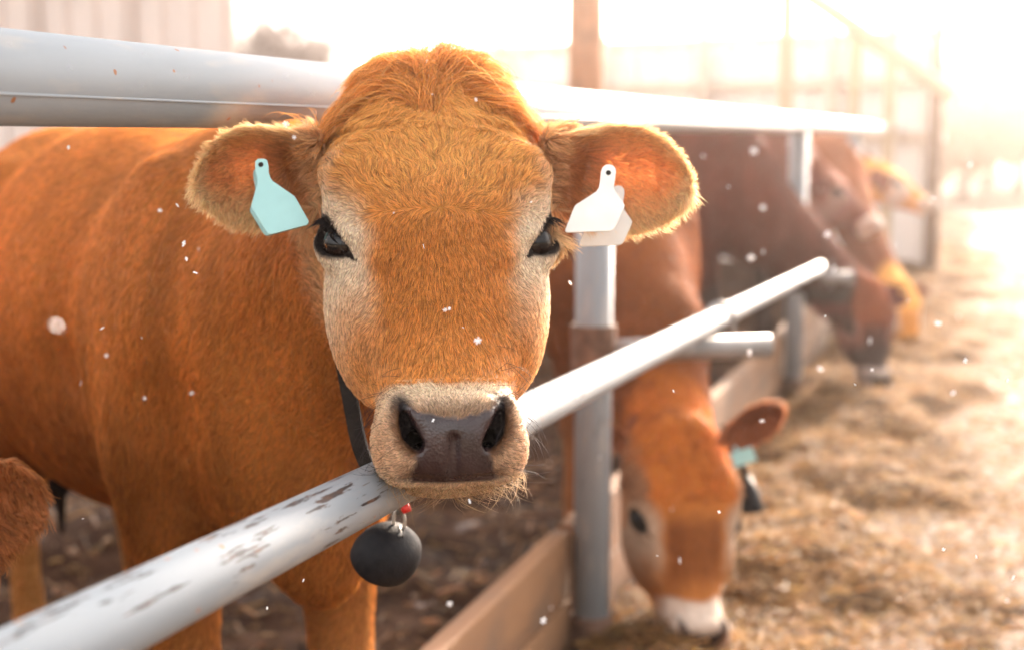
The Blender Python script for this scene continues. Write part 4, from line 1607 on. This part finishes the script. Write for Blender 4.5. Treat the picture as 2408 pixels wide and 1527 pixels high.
# ------------------------------------------------------------------ the other cattle
def make_cow(label, S, B, sc, fr, ears, body_c, pal, eyes=True, dark_leg=0.0, res=.007, coarse=.03, neck_mid=None, face=True):
    pts = [fr.w(x, y, z) for x in (-.13, .13) for y in (-.22, .05) for z in (-.28, .24)]
    for e in ears: pts += [e.o + e.L * .15 * e.k, e.o - e.W * .05, e.o + e.W * .05]
    lo, hi = np.min(pts, 0) - .02, np.max(pts, 0) + .02
    Bn = unit([B[0], B[1], 0]); S3 = np.array([S[0], S[1], 0.0])
    ends = np.array([S3 - Bn * .45 * sc, S3 + Bn * 1.5 * sc])
    blo, bhi = np.minimum(ends.min(0) - .4, lo), np.maximum(ends.max(0) + .4, hi)
    f = Field(axis_grid(blo[0], bhi[0], lo[0], hi[0], res, coarse), axis_grid(blo[1], bhi[1], lo[1], hi[1], res, coarse), axis_grid(-.06, max(1.45 * sc, hi[2]), max(lo[2], -.05), hi[2], res, coarse))
    Ac = add_body(f, S, B, sc, fr, neck_mid)
    add_head(f, fr, eyes=eyes, ears=ears, fine=res < .006)
    v, q = f.surface(); v = relax(v, q, 1, .4); n = normals(v, q)
    root = empty('cow', (S[0], S[1], 0))
    tag(root, label, 'cow', 'cattle at the feed fence')
    o = mesh_obj('body', v, q, M['hide'], root)
    l = fr.loc(v)
    c = body_colour(v, body_c, Ac)
    if dark_leg: c = lerp(c, C_DARK, dark_leg * sstep(.62, .48, v[:, 2]))
    dist = np.linalg.norm((l - np.array([0, -.09, 0])) / np.array([.15, .17, .30]), axis=1)
    c = lerp(c, head_colour(v, l, pal=dict(pal, body=body_c)), sstep(1.2, .9, dist))
    for e in ears:
        el = e.loc(v)
        ins = (el[:, 0] > .0) & (el[:, 0] < .16) & (np.abs(el[:, 1]) < .075) & (np.abs(el[:, 2]) < .07)
        c[ins] = np.where(((n @ e.D) > 0)[:, None], body_c * np.array([1.05, 1.1, 1.6]), body_c * np.array([1.3, 1.7, 2.5]))[ins]
    wt = pad_mask(l)
    c = lerp(c, C_PAD * .6, wt)
    paint(o, c, wt)
    add_eyes(fr, root, False)
    return root, v, q, n


def ears_for(fr, drop=.25, fwd=.35, fat=1.0, up=.25):
    out = []
    for sg in (-1, 1):
        b = fr.w(sg * .088, -.075, .115); t = b + fr.vec(sg * 1.0, -.35 + fwd * .5, up) / np.linalg.norm([1, -.35 + fwd * .5, up]) * .15 * fr.s
        e = Ear(b, t, fr.vec(0, -.2, 1), cup=.03, fat=fat)
        D = fr.vec(0, 1, -.2)
        if e.D @ D < 0: e.D = -e.D
        out.append(e)
    return out


RED = np.array([.150, .036, .018])
fr2 = Frame(P(1634, 1218, 3.22), R(18), R(15), R(-3), 1.15)
ears2 = [Ear(P(1478, 1040, 3.36), P(1392, 1010, 3.42), (0, -.2, 1), cup=.03, fat=.75), Ear(P(1712, 1045, 3.26), P(1840, 952, 3.18), (-.4, -.2, 1), cup=.030, fat=.72)]
cow2 = make_cow('orange brown cow with white muzzle eating feed with lowered head beside the post', (.24, 4.02), (-.92, .39), 1.02, fr2, ears2, np.array([.30, .098, .028]),
         dict(mz=.016, fh=np.array([.54, .175, .032]), orr=np.array([.46, .17, .045]), br=np.array([.19, .060, .018]), tan=np.array([.30, .18, .11]), crm=np.array([.70, .62, .55]), ch=np.array([.50, .37, .27])), res=.0065, neck_mid=P(1545, 800, 3.62))
fr3 = Frame(P(1992, 440, 7.3), R(42), R(66), 0, 1.06)
cow3 = make_cow('dark red cow holding its pale nose up in profile above the eating ones', (1.42, 7.85), (-.95, .31), 1.05, fr3, ears_for(fr3), RED,
         dict(fh=RED * np.array([1.3, 1.3, 1.0]), orr=RED * 1.1, br=RED * .9, tan=np.array([.34, .16, .11]), crm=np.array([.80, .66, .58]), cheek=.25), dark_leg=.9, res=.011, coarse=.035)
fr5 = Frame(P(2058, 765, 6.35), R(14), R(16), 0, 1.06)
cow5 = make_cow('large dark red cow with nearly black face eating feed behind the lower rail', (.84, 6.12), (-.96, .28), 1.08, fr5, ears_for(fr5), RED * 1.15,
         dict(fh=np.array([.30, .085, .030]), orr=np.array([.20, .055, .025]), br=np.array([.05, .022, .018]), tan=np.array([.06, .03, .024]), crm=np.array([.52, .44, .40]), cheek=.2, mask=.95), dark_leg=.9, res=.012, coarse=.035)
fr6 = Frame(P(2138, 735, 8.0), R(16), R(20), 0, 1.0)
make_cow('chestnut cow with pale muzzle eating behind the dark faced one', (1.92, 8.85), (-.93, .36), 1.0, fr6, ears_for(fr6), np.array([.30, .095, .035]),
         dict(tan=np.array([.45, .30, .20]), crm=np.array([.66, .56, .48])), res=.014, coarse=.04)
fr7 = Frame(P(2128, 420, 9.6), R(52), R(62), 0, 1.05)
make_cow('chestnut cow with raised head and pale nose farthest along the fence', (2.25, 10.2), (-.93, .36), 1.03, fr7, ears_for(fr7), np.array([.27, .085, .035]),
         dict(tan=np.array([.50, .36, .28]), crm=np.array([.74, .66, .60])), res=.015, coarse=.04)
# a calf at the edge of the frame, its woolly cheek just in view
fr8 = Frame(P(-525, 1440, 1.36), R(24), R(-25), 0, 1.0)
e8 = []
for sg in (-1, 1):
    b = fr8.w(sg * .088, -.075, .115); e8.append(Ear(b, b + fr8.vec(sg * .12, -.95, .30) * .14, fr8.vec(0, .3, 1), cup=.03))
r8, v8, q8, n8 = make_cow('rusty calf with woolly coat behind the rail beside the larger calf', (-1.12, 1.72), (-.96, .28), .9, fr8, e8, np.array([.42, .15, .04]), dict(), res=.006, neck_mid=P(-560, 1000, 1.60))
fc8 = v8[q8].mean(1); l8 = fr8.loc(fc8)
w8 = (np.linalg.norm((l8 - np.array([0, -.09, 0])) / np.array([.15, .17, .30]), axis=1) < 1.3) * 1.0
p8, nn8, f8 = scatter(v8, q8, n8, 30000, w8)
c8 = vary(np.repeat(np.array([[.50, .20, .06]]), len(p8), 0), len(p8))
pt8, r_8 = fur(p8, nn8, np.tile(np.array([.5, -.1, -1.0]), (len(p8), 1)), np.full(len(p8), .020), c8, 5, .0003, .5, .012, .5, .1, .3, .03, seed=71)
strands('face_hair', pt8, r_8, c8, M['hair'], r8)
# tag and bell of the cow that eats by the post
t2 = empty('ear_tag', tuple(P(1745, 1072, 3.18))); tag(t2, 'small teal tag in the ear of the cow eating by the post', 'ear tag')
mb = MB(); mb.box(P(1747, 1073, 3.18), (.026, .0015, .017), (unit([.9, -.2, .35]), unit([.1, -1, .1]), unit([-.35, .1, .9])), .0004)
mb.build('front_panel', M['tag_teal'], t2)
mb = MB(); mb.tube([P(1735, 1062, 3.19), P(1728, 1050, 3.22)], .004, 8); mb.build('pin', M['tag_teal'], t2)
b2 = empty('cowbell', tuple(P(1765, 1180, 3.3))); tag(b2, 'dark bell on a strap beside the cheek of the cow eating by the post', 'bell')
mb = MB(); mb.tube([P(1755, 1120, 3.34), P(1763, 1155, 3.32), P(1768, 1195, 3.3), P(1769, 1203, 3.3)], [.012, .020, .027, .022], 16); mb.build('dome', M['bell'], b2, True)
mb = MB(); mb.tube([P(1700, 1000, 3.42), P(1740, 1080, 3.38), P(1756, 1124, 3.34)], .008, 8); mb.build('strap', M['leather'], b2, True)


def coat(cw, n, c, length, rad, seed, flow=(-.3, .1, -1.0)):
    """rough coat of short strands for a cow in the middle distance"""
    root, v, q, nr = cw
    fcx = v[q].mean(1)
    w = ((nr[q].mean(1) @ unit(CAM - fcx.mean(0))) > -.4) * (fcx[:, 2] > .35) * 1.0
    wt = np.zeros(len(v)); body_o = [o for o in root.children if o.name.startswith('body')][0]
    body_o.data.attributes['Wet'].data.foreach_get('value', wt)
    w = w * (1 - wt[q[:, 0]])
    ca = np.zeros(len(v) * 4, np.float32); body_o.data.attributes['Col'].data.foreach_get('color', ca)
    ca = ca.reshape(-1, 4)[:, :3]
    p, nn, f = scatter(v, q, nr, n, w)
    cc = vary(ca[q[f, 0]] * c, n, .55, 1.4) * (1 + .25 * sines(p, 7, seed)[:, None])
    pts, r = fur(p, nn, np.tile(np.array(flow), (n, 1)), np.full(n, length), cc, 4, rad, .3, .03, .5, .05, .3, .06, seed=seed)
    strands('coat_hair', pts, r, np.clip(cc, 0, 1), M['hair'], root)


coat(cow2, 45000, 1.1, .022, .0008, 91)
coat(cow5, 40000, 1.1, .026, .0011, 92)

# ------------------------------------------------------------------ buildings and trees behind
def corrug(name, a, b, z0, z1, mat, parent, pitch=.3, depth=.035):
    """ribbed metal sheet standing between ground points a and b"""
    a, b = np.array([a[0], a[1], 0.0]), np.array([b[0], b[1], 0.0])
    L = np.linalg.norm(b - a); t = (b - a) / L; nn = np.array([t[1], -t[0], 0])
    if nn[1] > 0: nn = -nn
    xs, ds = [], []
    x = 0.0
    while x < L - 1e-6:
        for f, d in ((0, 0), (.62, 0), (.70, 1), (.90, 1)):
            xs.append(min(x + f * pitch, L)); ds.append(d * depth)
        x += pitch
    xs.append(L); ds.append(0)
    vs, fs = [], []
    for x, d in zip(xs, ds):
        p = a + t * x + nn * d
        vs += [p + ZV * z0, p + ZV * z1, p + ZV * z1 - nn * (.004 + d), p + ZV * z0 - nn * (.004 + d)]
    for i in range(len(xs) - 1):
        for k in range(4):
            k2 = (k + 1) % 4
            fs.append((i * 4 + k, i * 4 + k2, (i + 1) * 4 + k2, (i + 1) * 4 + k))
    return mesh_obj(name, vs, fs, mat, parent, False)


def beam(name, a, b, w, h, mat, parent):
    a, b = np.asarray(a, float), np.asarray(b, float)
    d = unit(b - a)
    up = ZV if abs(d[2]) < .9 else np.array([0, 1.0, 0])
    s = unit(np.cross(d, up)); u = np.cross(s, d)
    mb = MB(); mb.box((a + b) / 2, (np.linalg.norm(b - a) / 2, w / 2, h / 2), (d, s, u), min(w, h) * .08)
    return mb.build(name, mat, parent)


# barn on the yard side
bd = 11.0
bl = P(-500, 300, bd + 1.2); br = P(560, 300, bd)
barn = empty('barn', (float((bl[0] + br[0]) / 2), float((bl[1] + br[1]) / 2), 0))
tag(barn, 'pinkish cream ribbed metal barn with brown eave beyond the yard', 'barn')
n_sh = 5
for i in range(n_sh):
    a = bl + (br - bl) * i / n_sh; b = bl + (br - bl) * (i + 1) / n_sh
    corrug('wall_sheet', a, b, .0, 2.85, M['cream_metal'], barn, .26, .05)
sdv = unit(np.array([br[1] - bl[1], -(br[0] - bl[0]), 0]) * -1)
br2 = br + (br - CAM) * np.array([1, 1, 0]) * .5 + np.array([-.12, 0, 0]); bl2 = bl + np.array([.4, 6.0, 0])
corrug('wall_sheet', br, br2, .0, 2.85, M['cream_metal'], barn, .26, .05)
rm = MB()
e0, e1 = bl + (br - bl) * 1.0 + np.array([.22, -.35, 0]), bl + np.array([-.2, -.35, 0])
rdg = np.array([0, 3.2, 0])
for zz in (0, .08):
    pass
r0, r1 = np.array([e0[0], e0[1], 2.87]), np.array([e1[0], e1[1], 2.87])
r2, r3 = np.array([e1[0] - .45, e1[1] + 3.5, 4.3]), np.array([e0[0] - .45, e0[1] + 3.5, 4.3])
r4, r5 = np.array([e1[0] - .9, e1[1] + 7.0, 2.87]), np.array([e0[0] - .9, e0[1] + 7.0, 2.87])
vs = [r0, r1, r2, r3, r4, r5]; vs = vs + [v + ZV * .09 for v in vs]
rm.add(vs, [(0, 1, 2, 3), (3, 2, 4, 5), (6, 9, 8, 7), (9, 11, 10, 8), (0, 6, 7, 1), (5, 4, 10, 11), (0, 3, 9, 6), (3, 5, 11, 9), (1, 7, 8, 2), (2, 8, 10, 4)])
rm.build('roof', M['roof_brown'], barn)
beam('eave_board', r0 + np.array([0, -.02, -.07]), r1 + np.array([0, -.02, -.07]), .04, .16, M['roof_brown'], barn)
gb = MB(); gb.add([br + ZV * 2.85, br2 + ZV * 2.85, (br + br2) / 2 + ZV * 4.15], [(0, 1, 2)])
gb.build('gable', M['cream_metal'], barn)

# timber pole by the yard
tp = P(1372, 215, 7.6)
pole = MB(); pole.tube([(tp[0], tp[1], -.2), (tp[0] + .01, tp[1], 1.5), (tp[0], tp[1], 3.2)], [.100, .096, .092], 18, wob=.05)
po = pole.build('timber_pole', M['timber'], None, True)
tag(po, 'thick reddish timber pole standing in the yard behind the calf', 'pole')
# long pale sheet wall with rails
sw = empty('sheet_wall', tuple(P(1700, 280, 14) * np.array([1, 1, 0])))
tag(sw, 'long pale ribbed metal wall with horizontal rails across the yard', 'wall')
wa, wb = P(1060, 300, 15.0), P(2215, 300, 12.2)
ztop_a, ztop_b = P(1200, 96, 14.8)[2], P(2150, 70, 12.3)[2]
for i in range(7):
    a = wa + (wb - wa) * i / 7; b = wa + (wb - wa) * (i + 1) / 7
    corrug('wall_sheet', a, b, .0, 1.98 + .02 * (i % 2), M['pale_metal'], sw, .3, .03)
for zf, hh in ((2.02, .10), (1.62, .09), (1.15, .09)):
    beam('rail', np.array([wa[0], wa[1] - .08, zf]), np.array([wb[0], wb[1] - .08, zf]), .06, hh, M['pale_timber'], sw)
for f in (.12, .35, .56, .8, .98):
    q = wa + (wb - wa) * f
    beam('wall_post', (q[0], q[1] - .16, 0), (q[0], q[1] - .16, 2.12), .09, .09, M['pale_timber'], sw)
# steel frame with a sloping brace
sf = empty('steel_frame', tuple(P(1950, 280, 10.5) * np.array([1, 1, 0])))
tag(sf, 'ochre painted steel frame with a long sloping brace beside the alley', 'frame')
for px, d, w, top in ((1845, 10.5, .10, 3.2), (2006, 11.2, .075, P(2006, 95, 11.2)[2]), (2090, 11.0, .08, 3.2)):
    q = P(px, 280, d)
    beam('upright', (q[0], q[1], -.05), (q[0], q[1], top), w, w, M['frame_steel'], sf)
beam('brace', P(1880, -25, 10.4), P(2235, 222, 11.3), .09, .11, M['frame_steel'], sf)
beam('cross_beam', P(1845, -30, 10.5), P(2090, -28, 11.0), .09, .10, M['frame_steel'], sf)
q = P(2203, 200, 11.9)
dp = MB(); dp.tube([(q[0], q[1], -.1), (q[0], q[1], P(2203, 48, 11.9)[2])], [.065, .055], 14, wob=.06)
d_o = dp.build('gate_pole', M['dark_wood'], None, True)
tag(d_o, 'dark timber pole at the end of the pale metal wall', 'pole')


# trees: tapered trunk with limbs and a crown of many small twig faces
def tree(label, base, h, rad, mat, n=2600, trunk=.12, crown_z=.55, seed=0, group=None, leaf=.10):
    r = np.random.default_rng(seed)
    root = empty('tree', tuple(base)); tag(root, label, 'tree', group)
    mb = MB()
    mb.tube([base, base + np.array([.05, 0, h * .3]), base + np.array([0, .05, h * .75])], [trunk, trunk * .75, trunk * .25], 10)
    tips = []
    for k in range(16):
        z0 = h * r.uniform(.25, .7); a = r.uniform(0, 6.28); L = rad * r.uniform(.6, 1.0)
        p0 = base + np.array([0, 0, z0]); p1 = p0 + np.array([math.cos(a) * L * .5, math.sin(a) * L * .5, L * .35]); p2 = p0 + np.array([math.cos(a) * L, math.sin(a) * L, L * .85])
        mb.tube([p0, p1, p2], [trunk * .35, trunk * .2, trunk * .06], 6); tips.append(p2); tips.append(p1)
    mb.build('trunk', M['bark'], root, True)
    cen = np.array(tips)[r.integers(0, len(tips), n)] + r.normal(0, rad * .20, (n, 3))
    d1 = r.normal(size=(n, 3)); d1 /= np.linalg.norm(d1, axis=1)[:, None]
    d2 = np.cross(d1, r.normal(size=(n, 3))); d2 /= np.linalg.norm(d2, axis=1)[:, None]
    l = leaf * r.uniform(.6, 1.8, (n, 1)); w = leaf * .14
    v = np.stack([cen - d1 * l - d2 * w, cen - d1 * l + d2 * w, cen + d1 * l + d2 * w * .4, cen + d1 * l - d2 * w * .4], 1).reshape(-1, 3)
    f = np.arange(4 * n).reshape(n, 4)
    mesh_obj('crown', v, f, mat, root, False)
    return root


g = G(650, 470)
for lab, px, d, h, rad, mat, sd in (('bare grey tree beyond the corner of the barn', 640, 24, 3.1, 1.05, M['twig'], 3),
                                    ('small bare tree beside the grey one beyond the barn', 705, 30, 2.9, .8, M['twig'], 8)):
    q = P(px, 300, d); tree(lab, np.array([q[0], q[1], -.03]), h, rad, mat, 4200, .13, seed=sd, group='bare trees behind the barn', leaf=.13)
for i, (px, d, h, rad) in enumerate(((2265, 26, 1.7, .9), (2325, 31, 2.3, 1.2), (2398, 27, 1.9, 1.1), (2450, 34, 2.6, 1.4), (2290, 40, 2.9, 1.5), (2370, 45, 3.2, 1.7))):
    q = P(px, 330, d)
    tree(('low russet bush at the end of the alley', 'taller russet tree behind the bushes at the end of the alley')[i > 3], np.array([q[0], q[1], -.03]), h, rad, M['shrub'], 3600, .10, seed=20 + i, group='russet bushes at the end of the alley', leaf=.14)
# low rise closing the view
hv, hf_ = [], []
nx = 60
for i in range(nx):
    xx = -120 + 240 * i / (nx - 1)
    hgt = 2.2 + .9 * math.sin(xx * .07) + .5 * math.sin(xx * .19 + 1)
    hv += [(xx, 95, -.1), (xx, 125, hgt), (xx, 180, hgt * 1.2)]
for i in range(nx - 1):
    for k in range(2):
        hf_.append((i * 3 + k, i * 3 + 3 + k, i * 3 + 4 + k, i * 3 + 1 + k))
ho = mesh_obj('hill', hv, hf_, M['field']); ho['kind'] = 'structure'

# ------------------------------------------------------------------ snow
def flake_mesh(seed):
    r = random.Random(seed)
    mb = MB()
    for k in range(3):
        a = math.pi * k / 3 + r.uniform(-.15, .15)
        d = np.array([math.cos(a), math.sin(a), r.uniform(-.2, .2)]); d = unit(d)
        s = unit(np.cross(d, (0, 0, 1.0))); u = np.cross(d, s)
        mb.box((0, 0, 0), (1.0 * r.uniform(.8, 1.1), .13, .10), (d, s, u))
        for t in (-.6, .6):
            e = unit(d * math.copysign(.6, t) + s * .8)
            mb.box(d * t + e * .18, (.22, .08, .08), (e, unit(np.cross(e, u)), u))
    me = bpy.data.meshes.new('snowflake'); me.from_pydata(mb.v, [], mb.f); me.update(); me.materials.append(M['snow'])
    return me


FM = [flake_mesh(i) for i in range(4)]


def flake(p, size, label, group):
    o = bpy.data.objects.new('snowflake', FM[random.randrange(4)])
    o.location = p; o.scale = (size,) * 3
    o.rotation_euler = (random.uniform(0, 6.28), random.uniform(0, 6.28), random.uniform(0, 6.28))
    tag(o, label, 'snowflake', group); col.objects.link(o)


FALL = ('white snowflake drifting in the air', 'snowflakes drifting in the air')
for px, py, d, s in ((432, 573, 1.33, .0032), (438, 609, 1.30, .0022), (417, 483, 1.38, .0026), (376, 495, 1.6, .003), (1440, 634, 1.30, .0032), (133, 765, .62, .0019), (713, 1363, 1.27, .0017), (195, 1218, 1.3, .0012),
                     (2295, 1307, 1.27, .0018), (2218, 1290, 1.33, .0020), (1945, 551, 2.4, .0065), (1765, 606, 2.6, .0070), (2045, 800, 2.5, .0055), (1762, 828, 2.0, .0050), (2205, 760, 1.9, .0045), (1928, 866, 2.5, .005),
                     (1772, 355, 2.9, .009), (1960, 632, 3.0, .007), (2240, 923, 2.0, .004), (1940, 743, 1.5, .0016), (2106, 576, 1.7, .003), (1277, 1457, 1.7, .0045), (1598, 1316, 1.9, .004), (1690, 1202, 1.5, .0018),
                     (1583, 918, 1.45, .0016), (555, 622, 2.0, .004), (542, 745, 1.9, .0035), (612, 880, 1.8, .003), (513, 988, 1.8, .003), (340, 935, 1.7, .0025), (190, 900, 1.7, .0030), (333, 793, 1.5, .0014), (250, 835, 1.7, .003),
                     (1057, 1418, 1.8, .004), (628, 1428, 1.4, .0018), (1340, 665, 1.6, .003), (2280, 388, 2.4, .005), (2195, 465, 1.9, .004), (1793, 488, 2.8, .006), (1545, 1305, 1.5, .0015), (2050, 868, 1.6, .0022), (2010, 903, 1.4, .0016)):
    flake(P(px, py, d), s, *FALL)
for k in range(45):
    d = random.uniform(1.15, 3.6)
    flake(P(random.uniform(0, 2407), random.uniform(330, 1500), d), random.uniform(.0010, .0024) * (1 + .35 * d), *FALL)
# flakes caught in the coat: dropped on to the hair surface
from mathutils.bvhtree import BVHTree
bvh = BVHTree.FromPolygons([tuple(v) for v in V], [tuple(int(i) for i in f) for f in Fq])
for px, py, s in ((1112, 248, .0022), (997, 588, .0024), (1045, 738, .0024), (1055, 735, .0018), (668, 310, .0038), (692, 317, .0026), (1004, 161, .0020), (1240, 480, .0016), (930, 510, .0012), (1015, 235, .0014), (1020, 990, .0020), (1085, 780, .0012)):
    dv = Vector(P(px, py, 1.0) - CAM).normalized()
    h = bvh.ray_cast(Vector(CAM), dv)
    if h[0] is not None:
        flake(h[0] + h[1] * .008 - dv * .002, s, 'snowflake caught in the calf\'s hair', 'snowflakes on the calf')

# ------------------------------------------------------------------ haze, added to stand in for lens flare glow
hz = MB(); hz.box((20, 75, 5.0), (160, 79, 6.1))
hm = bpy.data.materials.new('flare_haze'); hm.use_nodes = True
hn, hl = hm.node_tree.nodes, hm.node_tree.links
hn.remove(hn['Principled BSDF'])
pv = hn.new('ShaderNodeVolumePrincipled')
pv.inputs['Color'].default_value = (1.0, .87, .79, 1)
pv.inputs['Density'].default_value = .0068
pv.inputs['Anisotropy'].default_value = .93
hl.new(pv.outputs[0], hn['Material Output'].inputs['Volume'])
h_o = hz.build('haze', hm, None)
h_o['kind'] = 'stuff'; h_o['label'] = 'added pale haze standing in for lens flare glow'
